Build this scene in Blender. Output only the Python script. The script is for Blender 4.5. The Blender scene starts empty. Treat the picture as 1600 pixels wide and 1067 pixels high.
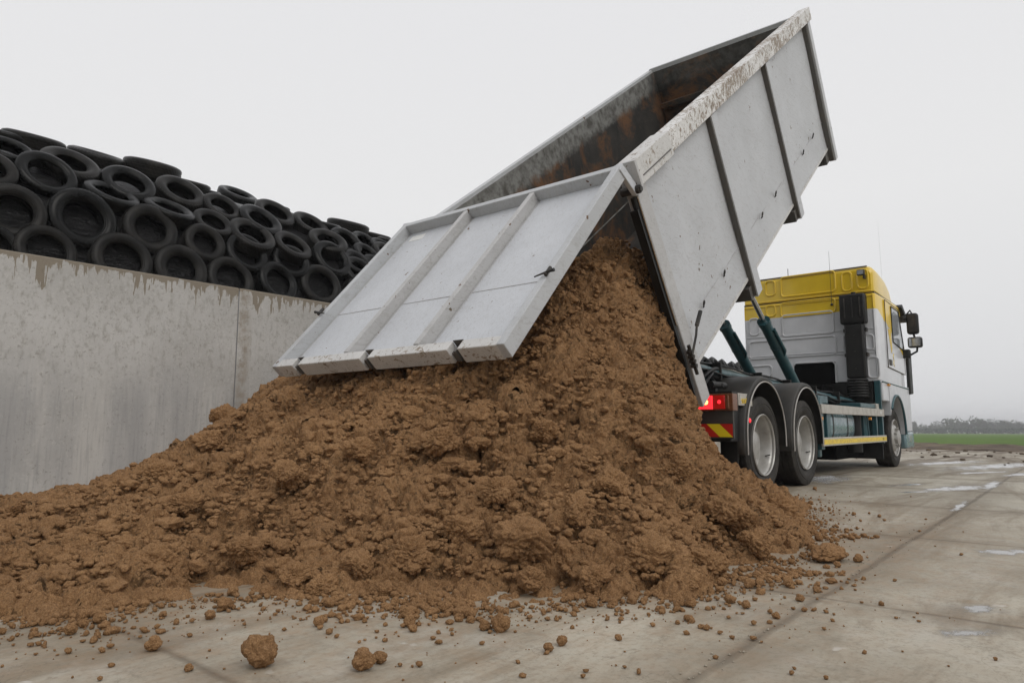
import bpy, bmesh, math, random
import numpy as np
from mathutils import Vector, Matrix, noise as mnoise
R = math.radians
sc = bpy.context.scene
COL = sc.collection
random.seed(7)

# ------------------------------------------------------------------ camera
F_PX, CAM_H, PITCH, YAW = 1080.0, 0.69, R(7.05), R(39.6)
fw = Vector((math.cos(YAW)*math.cos(PITCH), math.sin(YAW)*math.cos(PITCH), math.sin(PITCH)))
rt = Vector((math.sin(YAW), -math.cos(YAW), 0)); up = rt.cross(fw)
cd = bpy.data.cameras.new('camera'); cam = bpy.data.objects.new('camera', cd); COL.objects.link(cam)
cam.matrix_world = Matrix(((rt.x, up.x, -fw.x, 0), (rt.y, up.y, -fw.y, 0), (rt.z, up.z, -fw.z, CAM_H), (0, 0, 0, 1)))
cd.sensor_width = 36; cd.lens = 36*F_PX/1600; cd.clip_start = .05; cd.clip_end = 5000
sc.camera = cam
def ray(x, y):
    return rt*((x-800)/F_PX) + up*(-(y-533.5)/F_PX) + fw
def onX(x, y, X): d = ray(x, y); return Vector((0, 0, CAM_H)) + d*(X/d.x)
def onY(x, y, Y): d = ray(x, y); return Vector((0, 0, CAM_H)) + d*(Y/d.y)
def onZ(x, y, Z=0): d = ray(x, y); return Vector((0, 0, CAM_H)) + d*((Z-CAM_H)/d.z)

# ------------------------------------------------------------------ nodes
class NT:
    def __init__(s, name):
        s.m = bpy.data.materials.new(name); s.m.use_nodes = True
        s.t = s.m.node_tree; s.b = s.t.nodes['Principled BSDF']
        s.tc = s.t.nodes.new('ShaderNodeTexCoord')
    def n(s, typ, **kw):
        o = s.t.nodes.new(typ)
        for k, v in kw.items(): setattr(o, k, v)
        return o
    def l(s, a, b): s.t.links.new(a, b)
    def put(s, sock, v):
        if hasattr(v, 'is_output') or isinstance(v, bpy.types.NodeSocket): s.l(v, sock)
        else: sock.default_value = v
    def pos(s, scale=(1, 1, 1), loc=(0, 0, 0), world=True):
        g = s.n('ShaderNodeNewGeometry').outputs['Position'] if world else s.tc.outputs['Object']
        mp = s.n('ShaderNodeMapping'); mp.inputs['Scale'].default_value = scale; mp.inputs['Location'].default_value = loc
        s.l(g, mp.inputs['Vector']); return mp.outputs[0]
    def noise(s, scale, detail=4, rough=.55, vec=None, dist=0):
        o = s.n('ShaderNodeTexNoise'); o.inputs['Scale'].default_value = scale
        o.inputs['Detail'].default_value = detail; o.inputs['Roughness'].default_value = rough
        o.inputs['Distortion'].default_value = dist
        s.l(vec if vec else s.pos(), o.inputs['Vector']); return o.outputs['Fac']
    def vor(s, scale, vec=None, feature='F1'):
        o = s.n('ShaderNodeTexVoronoi', feature=feature); o.inputs['Scale'].default_value = scale
        s.l(vec if vec else s.pos(), o.inputs['Vector']); return o.outputs['Distance']
    def ramp(s, fac, *stops):
        o = s.n('ShaderNodeValToRGB'); cr = o.color_ramp
        while len(cr.elements) < len(stops): cr.elements.new(.5)
        for e, (p, c) in zip(cr.elements, stops):
            e.position = p; e.color = (c, c, c, 1) if not hasattr(c, '__len__') else tuple(c)+(1,)
        s.l(fac, o.inputs[0]); return o.outputs[0]
    def mix(s, fac, a, b, mode='MIX'):
        o = s.n('ShaderNodeMix', data_type='RGBA', blend_type=mode)
        s.put(o.inputs[0], fac)
        for i, v in ((6, a), (7, b)):
            if isinstance(v, (tuple, list)): v = tuple(v)+(1,) if len(v) == 3 else v
            s.put(o.inputs[i], v)
        return o.outputs[2]
    def math(s, op, a, b=0.0, c=None, clamp=False):
        o = s.n('ShaderNodeMath', operation=op, use_clamp=clamp)
        s.put(o.inputs[0], a); s.put(o.inputs[1], b)
        if c is not None: s.put(o.inputs[2], c)
        return o.outputs[0]
    def xyz(s, world=True):
        o = s.n('ShaderNodeSeparateXYZ')
        s.l(s.n('ShaderNodeNewGeometry').outputs['Position'] if world else s.tc.outputs['Object'], o.inputs[0])
        return o.outputs
    def bump(s, h, dist=.01, strength=.5):
        o = s.n('ShaderNodeBump'); o.inputs['Strength'].default_value = strength; o.inputs['Distance'].default_value = dist
        s.l(h, o.inputs['Height']); s.l(o.outputs[0], s.b.inputs['Normal']); return o
    def set(s, color=None, rough=None, metal=None, spec=None, emis=None, es=None, coat=None):
        I = s.b.inputs
        if color is not None: s.put(I['Base Color'], tuple(color)+(1,) if isinstance(color, (tuple, list)) else color)
        if rough is not None: s.put(I['Roughness'], rough)
        if metal is not None: s.put(I['Metallic'], metal)
        if spec is not None: s.put(I['Specular IOR Level'], spec)
        if coat is not None: I['Coat Weight'].default_value = coat; I['Coat Roughness'].default_value = .08
        if emis is not None: I['Emission Color'].default_value = tuple(emis)+(1,); I['Emission Strength'].default_value = es
        return s.m

def simple(name, col, rough=.5, metal=0, dirt=.25, dirtcol=(.16, .13, .10), scale=6, bump=0, coat=None, spec=None):
    m = NT(name)
    d = m.ramp(m.noise(scale, 6, .65), (.45, 0.0), (.75, 1.0))
    c = m.mix(m.math('MULTIPLY', d, dirt), col, dirtcol)
    r = m.math('ADD', rough, m.math('MULTIPLY', d, .2))
    if bump: m.bump(m.noise(scale*6, 4), .004, bump)
    return m.set(c, r, metal, coat=coat, spec=spec)

def mat_sand(name='sand', heap=True):
    m = NT(name)
    a = m.noise(2.2, 5, .6); b = m.noise(26, 6, .7); g = m.noise(190, 4, .75)
    c = m.mix(m.ramp(a, (.35, 0.0), (.68, 1.0)), (.305, .163, .071), (.41, .230, .105))
    c = m.mix(m.ramp(b, (.38, 0.0), (.62, 1.0)), m.mix(.32, c, (.16, .086, .040)), c)
    c = m.mix(m.ramp(g, (.42, 0.0), (.60, 1.0)), m.mix(.45, c, (.12, .064, .030)), m.mix(.20, c, (.62, .41, .23)))
    if heap:
        # crumbly relief: layers of rounded clods of falling size, as true displacement
        nz = m.n('ShaderNodeTexNoise'); nz.inputs['Scale'].default_value = 7; nz.inputs['Detail'].default_value = 2; m.l(m.pos(), nz.inputs['Vector'])
        def warp(k):
            sb = m.n('ShaderNodeVectorMath', operation='SUBTRACT'); m.l(nz.outputs['Color'], sb.inputs[0]); sb.inputs[1].default_value = (.5, .5, .5)
            sc_ = m.n('ShaderNodeVectorMath', operation='SCALE'); m.l(sb.outputs[0], sc_.inputs[0]); sc_.inputs['Scale'].default_value = k
            ad = m.n('ShaderNodeVectorMath', operation='ADD'); m.l(sc_.outputs[0], ad.inputs[0]); m.l(m.pos(), ad.inputs[1]); return ad.outputs[0]
        w1, w2 = warp(.10), warp(.035)
        tot = None
        for f, am, w_, ms in ((4.6, .090, w1, 1.3), (9.5, .062, w1, 2.7), (20, .036, w2, 6), (43, .0165, w2, 12), (90, .0045, w2, 20)):
            d = m.vor(f, w_); h = m.math('SUBTRACT', .72, m.math('MULTIPLY', m.math('MULTIPLY', d, d), 1.35))
            h = m.math('MULTIPLY', h, m.ramp(m.noise(ms, 3, .6, vec=m.pos((1, 1, 1), (f, f*.3, 0))), (.36, .30), (.60, 1.15)))
            h = m.math('MULTIPLY', h, am)
            tot = h if tot is None else m.math('ADD', tot, h)
        tot = m.math('ADD', tot, m.math('MULTIPLY', m.math('SUBTRACT', m.noise(14, 3, .6), .5), .060))
        tot = m.math('SUBTRACT', tot, .066)
        X, Y, Z = m.xyz()
        tot = m.math('MULTIPLY', tot, m.ramp(m.math('ADD', m.math('MULTIPLY', Z, 3.0), .3), (.10, .0), (.42, 1.0)))
        dn = m.n('ShaderNodeDisplacement'); dn.inputs['Midlevel'].default_value = 0; dn.inputs['Scale'].default_value = 1
        m.l(tot, dn.inputs['Height']); out = [q for q in m.t.nodes if q.type == 'OUTPUT_MATERIAL'][0]; m.l(dn.outputs[0], out.inputs['Displacement'])
        m.m.displacement_method = 'BOTH'
    h = m.math('ADD', m.math('MULTIPLY', m.noise(60, 5, .75), 1.0), m.math('MULTIPLY', m.noise(170, 4, .8), .55))
    m.bump(h, .010, 1.0)
    return m.set(c, .93, spec=.15)

def mat_concrete_ground():
    m = NT('yard_concrete'); X, Y, Z = m.xyz()
    wob = m.math('MULTIPLY', m.math('SUBTRACT', m.noise(1.6, 3), .5), .035)
    def joint(c, off, w0, w1):
        v = m.math('ADD', m.math('ADD', c, -off+400), wob)
        v = m.math('MODULO', v, 2.0); v = m.math('ABSOLUTE', m.math('SUBTRACT', v, 1.0))
        v = m.math('SUBTRACT', 1.0, v)
        return m.ramp(v, (w0, 1.0), (w1, 0.0))
    # distance to the joint at off (mod 2)
    jl = joint(Y, .90, .004, .030); jt = joint(X, 1.05, .001, .020)
    jlw = joint(Y, .90, .02, .26); jtw = joint(X, 1.05, .01, .20)
    big = m.noise(.55, 6, .62, dist=.6); mid = m.noise(3.2, 6, .65); fine = m.noise(45, 5, .7)
    sm = m.noise(1.1, 7, .7, vec=m.pos((.35, 1.6, 1)), dist=1.2)
    # the brushed, streaky finish of the slabs
    c = m.mix(m.ramp(big, (.34, 0.0), (.60, 1.0)), (.262, .226, .170), (.455, .418, .340))
    c = m.mix(m.math('MULTIPLY', m.ramp(sm, (.45, 0.0), (.60, 1.0)), .75), c, (.19, .15, .10))
    c = m.mix(m.math('MULTIPLY', m.ramp(mid, (.50, 0.0), (.68, 1.0)), .45), c, (.47, .44, .385))
    c = m.mix(m.math('MULTIPLY', m.ramp(m.noise(7, 6, .7, dist=.8), (.53, 0.0), (.66, 1.0)), .38), c, (.17, .14, .10))
    c = m.mix(m.math('MULTIPLY', m.ramp(fine, (.35, 1.0), (.5, 0.0)), .35), c, (.15, .125, .09))
    c = m.mix(m.math('MULTIPLY', jlw, m.ramp(mid, (.3, .18), (.6, .62))), c, (.17, .135, .09))
    c = m.mix(m.math('MULTIPLY', jtw, m.ramp(mid, (.35, .1), (.6, .6))), c, (.15, .115, .075))
    jb = m.ramp(m.noise(2.3, 4), (.3, .45), (.55, 1.0))
    c = m.mix(m.math('MULTIPLY', m.math('MULTIPLY', jl, jb), .52), c, (.075, .055, .036))
    c = m.mix(m.math('MULTIPLY', jt, m.math('MULTIPLY', jb, .62)), c, (.09, .068, .045))
    # muddy wheel tracks towards the far end of the yard
    far = m.ramp(m.math('DIVIDE', X, 40.0), (.26, 0.0), (.46, 1.0))
    tr = m.ramp(m.noise(.9, 6, .7, vec=m.pos((.22, 1.0, 1)), dist=1.0), (.47, 0.0), (.56, 1.0))
    c = m.mix(m.math('MULTIPLY', m.math('MULTIPLY', far, tr), .9), c, (.105, .072, .042))
    # dried splashes of lime
    sp = m.ramp(m.noise(5.5, 3, .5, vec=m.pos((1, 1, 1), (3.1, 0, 0))), (.70, 0.0), (.73, .55))
    c = m.mix(sp, c, (.60, .58, .54))
    # sand dust around the heap
    dx = m.math('SUBTRACT', X, 4.2); dy = m.math('SUBTRACT', Y, 4.6)
    dd = m.math('SQRT', m.math('ADD', m.math('MULTIPLY', dx, dx), m.math('MULTIPLY', dy, dy)))
    near = m.ramp(m.math('DIVIDE', dd, 10.0), (.30, 1.0), (.52, 0.0))
    c = m.mix(m.math('MULTIPLY', near, m.ramp(m.noise(9, 6, .75), (.42, .05), (.66, .6))), c, (.30, .175, .085))
    agg = m.ramp(m.vor(70), (.10, 1.0), (.24, 0.0)); c = m.mix(m.math('MULTIPLY', agg, .22), c, (.13, .11, .085))
    ck = m.vor(.9, m.pos((1, 1, 1), (.3, .2, 0)), 'DISTANCE_TO_EDGE') if False else m.noise(2.4, 6, .6, vec=m.pos((1, 1, 1), (4.4, 1, 0)), dist=.7)
    ckm = m.ramp(ck, (.4955, 0.0), (.4990, 1.0), (.5010, 1.0), (.5045, 0.0)); c = m.mix(m.math('MULTIPLY', m.math('MULTIPLY', ckm, m.ramp(big, (.42, 0.0), (.52, 1.0))), .40), c, (.10, .08, .055))
    pn = m.math('MULTIPLY', m.math('SUBTRACT', m.noise(5.0, 7, .72), .5), 5.5); pud = None
    for px_, py_, a_, b_, r_ in PUD:
        p_ = onZ(px_, py_)
        mp = m.n('ShaderNodeMapping', vector_type='TEXTURE'); mp.inputs['Location'].default_value = (p_.x, p_.y, 0); mp.inputs['Rotation'].default_value = (0, 0, r_); mp.inputs['Scale'].default_value = (a_, b_, 1)
        m.l(m.n('ShaderNodeNewGeometry').outputs['Position'], mp.inputs['Vector'])
        ln = m.n('ShaderNodeVectorMath', operation='LENGTH'); m.l(mp.outputs[0], ln.inputs[0])
        pud = ln.outputs['Value'] if pud is None else m.math('MINIMUM', pud, ln.outputs['Value'])
    pud = m.math('ADD', pud, pn)
    water = m.ramp(m.math('MULTIPLY', pud, .5), (.34, 1.0), (.54, 0.0)); damp = m.ramp(m.math('MULTIPLY', pud, .5), (.45, 1.0), (.85, 0.0))
    c = m.mix(m.math('MULTIPLY', damp, .45), c, (.12, .10, .075)); c = m.mix(water, c, (.26, .25, .235))  # water paled: the sky's reflection put into its colour
    wet = m.ramp(m.noise(.8, 5, .6, vec=m.pos((1, 1, 1), (7.7, 2.2, 0))), (.5, 0.0), (.68, 1.0))
    r = m.math('SUBTRACT', .72, m.math('MULTIPLY', wet, .15)); r = m.math('SUBTRACT', r, m.math('MULTIPLY', damp, .15)); r = m.math('MAXIMUM', m.math('SUBTRACT', r, m.math('MULTIPLY', water, .6)), .10)
    h = m.math('SUBTRACT', m.math('ADD', m.math('MULTIPLY', mid, .5), m.math('MULTIPLY', fine, .16)), m.math('ADD', m.math('MULTIPLY', jl, 1.2), m.math('MULTIPLY', jt, .8)))
    h = m.math('MULTIPLY', h, m.math('SUBTRACT', 1.0, m.math('MULTIPLY', water, .97)))
    m.bump(h, .012, .55)
    return m.set(c, r, spec=.45)

PUD = [(1562, 728, 1.5, .30, -.25), (1478, 723, 1.1, .22, -.3), (1590, 862, .20, .08, -.7), (1530, 950, .085, .05, -.6), (1513, 988, .085, .045, -.75),
       (1548, 758, .62, .06, 0.02), (1505, 762, .5, .14, -.2), (1470, 764, .3, .09, -.3), (1535, 738, .5, .10, -.4),
       (1435, 768, .22, .05, -.5), (1592, 741, .5, .10, -.2), (1420, 757, .25, .06, -.4), (1500, 790, .45, .03, 0.02), (1290, 748, .7, .22, .1)]
def mat_wall():
    m = NT('wall_concrete'); X, Y, Z = m.xyz()
    c = m.mix(m.ramp(m.noise(1.3, 5, .6), (.3, 0.0), (.7, 1.0)), (.43, .42, .40), (.54, .53, .51))
    sp = m.noise(16, 5, .7, vec=m.pos((1, 1, .55)))
    spm = m.ramp(m.math('DIVIDE', Z, 2.43), (.38, .15), (.62, 1.0))
    c = m.mix(m.math('MULTIPLY', m.ramp(sp, (.50, 0.0), (.66, 1.0)), m.math('MULTIPLY', spm, .5)), c, (.25, .235, .20))
    c = m.mix(m.math('MULTIPLY', m.ramp(m.noise(30, 4, .7), (.58, 0.0), (.66, 1.0)), .45), c, (.19, .175, .145))
    c = m.mix(m.math('MULTIPLY', m.ramp(m.noise(38, 3, .6, vec=m.pos((1, 1, 1), (5, 0, 2))), (.58, 0.0), (.66, 1.0)), .5), c, (.58, .57, .54))
    # the smoother darker foot with pale broad vertical streaks
    st = m.noise(2.6, 4, .6, vec=m.pos((1, 1, .10)))
    low = m.ramp(m.math('ADD', m.math('DIVIDE', Z, 2.43), m.math('MULTIPLY', m.math('SUBTRACT', m.noise(1.5, 3), .5), .3)), (.40, 1.0), (.60, 0.0))
    c = m.mix(m.math('MULTIPLY', low, m.ramp(st, (.40, .55), (.56, 0.0))), c, (.31, .31, .31))
    c = m.mix(m.math('MULTIPLY', low, m.ramp(st, (.56, 0.0), (.64, .5))), c, (.56, .545, .51))
    fs = m.noise(34, 3, .6, vec=m.pos((1, 1, .05)))
    c = m.mix(m.math('MULTIPLY', m.ramp(fs, (.5, 0.0), (.7, .4)), low), c, (.25, .25, .25))
    # run-down stains from the coping: each column of the noise has its own length
    L2 = m.noise(1.3, 3, .6, vec=m.pos((1, 0, 0), (2.2, 0, 0))); L3 = m.noise(5.0, 3, .6, vec=m.pos((1, 0, 0), (7.2, 0, 0)))
    L = m.noise(17.0, 3, .6, vec=m.pos((1, 0, .12)))
    drip = m.ramp(L, (.50, 0.0), (.62, 1.0))
    dl = m.math('ADD', m.math('MULTIPLY', m.ramp(L3, (.40, .02), (.62, .13)), m.ramp(L2, (.35, .35), (.6, 1.0))), m.math('MULTIPLY', m.math('MULTIPLY', drip, m.ramp(L2, (.34, .12), (.64, .9))), m.ramp(L3, (.36, .06), (.66, .55))))
    dwn = m.math('SUBTRACT', 2.43, Z)
    dwn = m.math('ADD', dwn, m.math('MULTIPLY', m.math('SUBTRACT', m.noise(26, 3), .5), .04))
    dm = m.ramp(m.math('SUBTRACT', m.math('ADD', dl, .5), dwn), (.497, 0.0), (.508, 1.0))
    c = m.mix(m.math('MULTIPLY', dm, .85), c, (.215, .178, .128))
    # rusty tint beside the joint
    jd = m.math('ABSOLUTE', m.math('SUBTRACT', X, 4.50))
    c = m.mix(m.math('MULTIPLY', m.ramp(jd, (.02, .6), (.12, 0.0)), m.ramp(m.noise(8, 4), (.35, 0.0), (.6, 1.0))), c, (.24, .19, .13))
    m.bump(m.math('ADD', m.noise(50, 4, .7), m.math('MULTIPLY', m.noise(9, 3), .6)), .004, .5)
    return m.set(c, .88, spec=.25)

def mat_paint(name, base=(.50, .50, .515), peel=0.0, dirt=.35, lower=0.0, rust=(.13, .075, .04)):
    m = NT(name)
    c = m.mix(m.ramp(m.noise(1.7, 5, .6), (.35, 0.0), (.68, 1.0)), tuple(v*.93 for v in base), tuple(min(1, v*1.04) for v in base))
    c = m.mix(m.math('MULTIPLY', m.ramp(m.noise(9, 6, .75, dist=.5), (.54, 0.0), (.74, 1.0)), dirt), c, (.24, .225, .20))
    # long drag scratches
    sv = m.noise(5, 4, .6, vec=m.pos((.6, 3.5, 3.0)), dist=1.5)
    c = m.mix(m.math('MULTIPLY', m.ramp(sv, (.485, 0.0), (.497, 1.0), (.503, 1.0), (.515, 0.0)), .38), c, (.22, .20, .175))
    # small chips down to the primer
    ch = m.ramp(m.noise(13, 3, .5, vec=m.pos((1, 1, 1), (1.3, 4, 2))), (.715, 0.0), (.722, 1.0))
    c = m.mix(ch, c, rust)
    ck = m.ramp(m.noise(5.5, 3, .5, vec=m.pos((1, 1, 1), (8.3, 1, 2))), (.755, 0.0), (.76, 1.0))
    c = m.mix(ck, c, (.12, .09, .06))
    rough = .42
    if peel:
        p = m.noise(15, 6, .75, vec=m.pos((1.5, 1, .8)), dist=1.2); big = m.noise(2.2, 3)
        pk = m.ramp(m.math('ADD', m.math('MULTIPLY', p, .75), m.math('MULTIPLY', big, .25)), (.60-.095*peel, 0.0), (.606-.095*peel, 1.0))
        pc = m.mix(m.ramp(m.noise(30, 4), (.4, 0.0), (.6, 1.0)), (.17, .115, .07), (.30, .25, .19))
        c = m.mix(pk, c, pc)
    m.bump(m.math('ADD', m.noise(2.4, 3), m.math('MULTIPLY', m.noise(60, 3), .03)), .03, .25)
    return m.set(c, rough, 0, spec=.4)

def mat_rust_inside():
    m = NT('rusty_inside')
    c = m.mix(m.ramp(m.noise(1.9, 6, .65, dist=.4), (.38, 0.0), (.62, 1.0)), (.014, .0135, .012), (.042, .037, .031))
    rm = m.math('MULTIPLY', m.ramp(m.noise(1.3, 6, .75, vec=m.pos((1, 1, 1), (2.5, 0, 1.4)), dist=.6), (.50, 0.0), (.62, 1.0)), .62)
    c = m.mix(rm, c, (.20, .085, .026))
    c = m.mix(m.ramp(m.noise(7, 5, .7), (.6, 0.0), (.75, .5)), c, (.13, .10, .07))
    X, Y, Z = m.xyz()
    dep = m.math('SUBTRACT', m.math('MULTIPLY', m.math('SUBTRACT', X, 4.66), .6018), m.math('MULTIPLY', m.math('SUBTRACT', Z, 2.66), .7986))
    dep = m.math('ADD', dep, m.math('MULTIPLY', m.math('SUBTRACT', m.noise(6, 6, .75), .5), .30))
    g = m.mix(m.ramp(m.noise(9, 5, .7), (.42, 0.0), (.64, 1.0)), (.22, .22, .205), (.08, .075, .065))
    front = m.ramp(m.math('DIVIDE', X, 20.0), (.465, 1.0), (.475, .30))  # dims the grey band on the front wall: its shade put into colour
    c = m.mix(m.math('MULTIPLY', m.ramp(dep, (.20, 1.0), (.30, 0.0)), front), c, g)
    m.bump(m.noise(14, 5, .7), .01, .4)
    return m.set(c, .75)
def mat_grey_band():
    m = NT('worn_grey_steel')
    c = m.mix(m.ramp(m.noise(5, 6, .75, dist=.5), (.42, 0.0), (.64, 1.0)), (.26, .26, .24), (.085, .072, .055))
    return m.set(c, .6)

def mat_tyre(name, base, rough=.42, dust=.35):
    m = NT(name)
    c = m.mix(m.math('MULTIPLY', m.ramp(m.noise(6, 5, .65), (.42, 0.0), (.7, 1.0)), dust), base, (.075, .068, .058))
    x, y, z = m.xyz(False)
    an = m.math('ARCTAN2', y, x); rd = m.math('SQRT', m.math('ADD', m.math('MULTIPLY', x, x), m.math('MULTIPLY', y, y)))
    bl = m.ramp(m.math('SINE', m.math('ADD', m.math('MULTIPLY', an, 46.0), m.math('MULTIPLY', z, 60.0))), (.15, 0.0), (.35, 1.0))
    rib = m.math('SINE', m.math('MULTIPLY', rd, 240.0))
    h = m.math('ADD', m.math('MULTIPLY', bl, m.ramp(rd, (.470, 0.0), (.480, 1.0))), m.math('MULTIPLY', m.math('MULTIPLY', rib, .12), m.ramp(rd, (.33, 1.0), (.40, 0.0))))
    m.bump(m.math('ADD', h, m.math('MULTIPLY', m.noise(90, 3), .12)), .010, .8)
    return m.set(c, rough, spec=.15)
def mat_plastic_sheet():
    m = NT('black_plastic_sheet')
    m.bump(m.math('ADD', m.noise(7, 4, .6, vec=m.pos((1, 3, 3)), dist=1.5), m.math('MULTIPLY', m.noise(22, 3), .3)), .05, .9)
    return m.set((.007, .007, .0075), .30, spec=.28)
def mat_cab():
    # livery: yellow upper part that runs out in a slant over the door
    m = NT('cab_paint'); X, Y, Z = m.xyz()
    edge = m.math('SUBTRACT', 2.675, m.math('MULTIPLY', m.math('MAXIMUM', m.math('SUBTRACT', X, 12.90), 0.0), .38))
    k = m.math('GREATER_THAN', Z, edge)
    silver = m.mix(m.ramp(m.noise(3, 4), (.4, 0.0), (.65, 1.0)), (.57, .58, .60), (.65, .66, .68))
    yel = m.mix(m.ramp(m.noise(2.3, 4), (.4, 0.0), (.65, 1.0)), (.74, .50, .022), (.82, .57, .03))
    c = m.mix(k, silver, yel)
    c = m.mix(m.math('MULTIPLY', m.ramp(m.noise(8, 6, .7, vec=m.pos((1, 1, .4))), (.55, 0.0), (.78, 1.0)), .16), c, (.25, .22, .17))
    return m.set(c, .32, spec=.5, coat=.35)
def mat_chevron():
    m = NT('chevron_plate'); X, Y, Z = m.xyz()
    v = m.math('MODULO', m.math('ADD', m.math('ADD', Y, m.math('MULTIPLY', Z, -1.04)), -1.986+2.6+.13), .26)
    c = m.mix(m.math('GREATER_THAN', v, .13), (.50, .018, .012), (.80, .62, .02))
    return m.set(c, .35)
def mat_tape():
    m = NT('reflective_tape')
    c = m.mix(m.ramp(m.noise(40, 5, .7, vec=m.pos((.4, 1, 1))), (.42, 0.0), (.6, 1.0)), (.80, .58, .03), (.60, .42, .06))
    return m.set(c, .4)
def mat_emit(name, col, e, es, rough=.2):
    m = NT(name); return m.set(col, rough, emis=e, es=es)
def mat_field():
    m = NT('field_grass')
    c = m.mix(m.ramp(m.noise(.25, 6, .7), (.4, 0.0), (.62, 1.0)), (.085, .150, .030), (.125, .195, .048))
    c = m.mix(m.ramp(m.noise(3.0, 4, .7, vec=m.pos((.3, 1, 1))), (.55, 0.0), (.7, .5)), c, (.13, .12, .06))
    m.bump(m.noise(5, 4, .8), .2, .6)
    return m.set(c, .9, spec=.1)
def mat_mud():
    m = NT('mud')
    c = m.mix(m.ramp(m.noise(1.1, 6, .7), (.4, 0.0), (.62, 1.0)), (.055, .036, .022), (.16, .115, .07))
    m.bump(m.noise(9, 6, .7), .08, .8); return m.set(c, .8)
def mat_leaf(name, a, b):
    m = NT(name)
    c = m.mix(m.ramp(m.noise(.4, 4), (.35, 0.0), (.65, 1.0)), a, b); return m.set(c, .8, spec=.1)
def mat_water():
    m = NT('puddle_water'); m.bump(m.noise(9, 2), .002, .15)
    return m.set((.10, .085, .065), .05, spec=.9)

M = dict(
 sand=mat_sand(), sandc=mat_sand('clod_sand', False), ground=mat_concrete_ground(), wall=mat_wall(),
 sheet=mat_paint('container_side_paint', (.50, .51, .525), dirt=.14), gate=mat_paint('tailgate_paint', (.54, .555, .58), dirt=.15),
 post=mat_paint('post_paint', (.46, .455, .45), dirt=.5), peel=mat_paint('peeling_rail_paint', (.70, .69, .67), peel=1.0),
 edge=mat_paint('chipped_edge_paint', (.58, .57, .55), peel=.2), galv=mat_paint('grey_frame_paint', (.46, .47, .48), dirt=.35),
 rust=mat_rust_inside(), band=mat_grey_band(),
 dark=simple('dark_steel', (.022, .021, .020), .5, .3, .5), under=simple('underframe_steel', (.10, .095, .088), .55, .2, .5),
 tyre=mat_tyre('old_tyre_rubber', (.0040, .0043, .0042), .24, .05), tyre2=mat_tyre('dusty_tyre_rubber', (.007, .0066, .006), .36, .2),
 ttyre=mat_tyre('truck_tyre_rubber', (.024, .022, .020), .62, .6), plastic=mat_plastic_sheet(),
 rim=simple('wheel_rim_paint', (.42, .41, .385), .38, .35, .45, (.12, .095, .07), 9), teal=simple('teal_paint', (.018, .075, .088), .38, 0, .45, (.03, .035, .035), 9, coat=.2),
 teal_l=simple('pale_teal_tank', (.16, .25, .27), .25, .1, .35, (.05, .07, .075), 7, coat=.4),
 black=simple('black_plastic', (.011, .011, .0105), .45, 0, .3, (.04, .036, .03), 7, spec=.3), void=simple('recess_shade_black', (.003, .003, .003), .9, 0, 0, spec=.05), guard=simple('mudguard_plastic', (.030, .029, .027), .5, 0, .7, (.085, .075, .062), 4),  # void: near-black, the shade of a recess put into the colour
 trim=simple('light_trim', (.45, .43, .40), .4, .2), alu=simple('aluminium_rail', (.50, .47, .42), .42, .35, .4, (.2, .17, .13), 8),
 chrome=simple('chrome_rod', (.55, .55, .55), .15, 1.0, .15), cab=mat_cab(), yellow=simple('yellow_paint', (.78, .53, .025), .32, 0, .1, coat=.35),
 silver=simple('silver_paint', (.54, .55, .565), .32, 0, .1, coat=.3), seam=simple('seam_shadow_rubber', (.05, .035, .018), .6),
 chev=mat_chevron(), tape=mat_tape(), red=mat_emit('lit_red_lens', (.55, .01, .015), (1.0, .035, .05), 1.1), redd=mat_emit('dim_red_lens', (.30, .006, .006), (.8, .02, .01), .18),
 core=mat_emit('lit_lamp_core', (.9, .5, .2), (1, .42, .10), 5.5), amber=mat_emit('amber_lens', (.62, .22, .03), (1, .4, .05), .25), lampd=simple('brown_lens', (.16, .06, .025), .25, 0, .2),
 glass=simple('window_glass', (.30, .32, .34), .06, 0, .05, spec=.9), mirror=simple('mirror_glass', (.45, .46, .47), .06, .9, .1),
 white=simple('white_plastic', (.70, .70, .68), .4), field=mat_field(), mud=mat_mud(), water=mat_water(),
 leafa=mat_leaf('far_foliage', (.030, .042, .020), (.065, .080, .040)), leafb=mat_leaf('hedge_foliage', (.022, .040, .022), (.045, .065, .035)), bark=simple('bark', (.08, .065, .05), .9),
 orange=simple('orange_lens', (.75, .30, .03), .3), stone=simple('pale_gravel', (.33, .29, .23), .8), straw=simple('dry_straw', (.35, .27, .13), .8),
)

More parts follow.
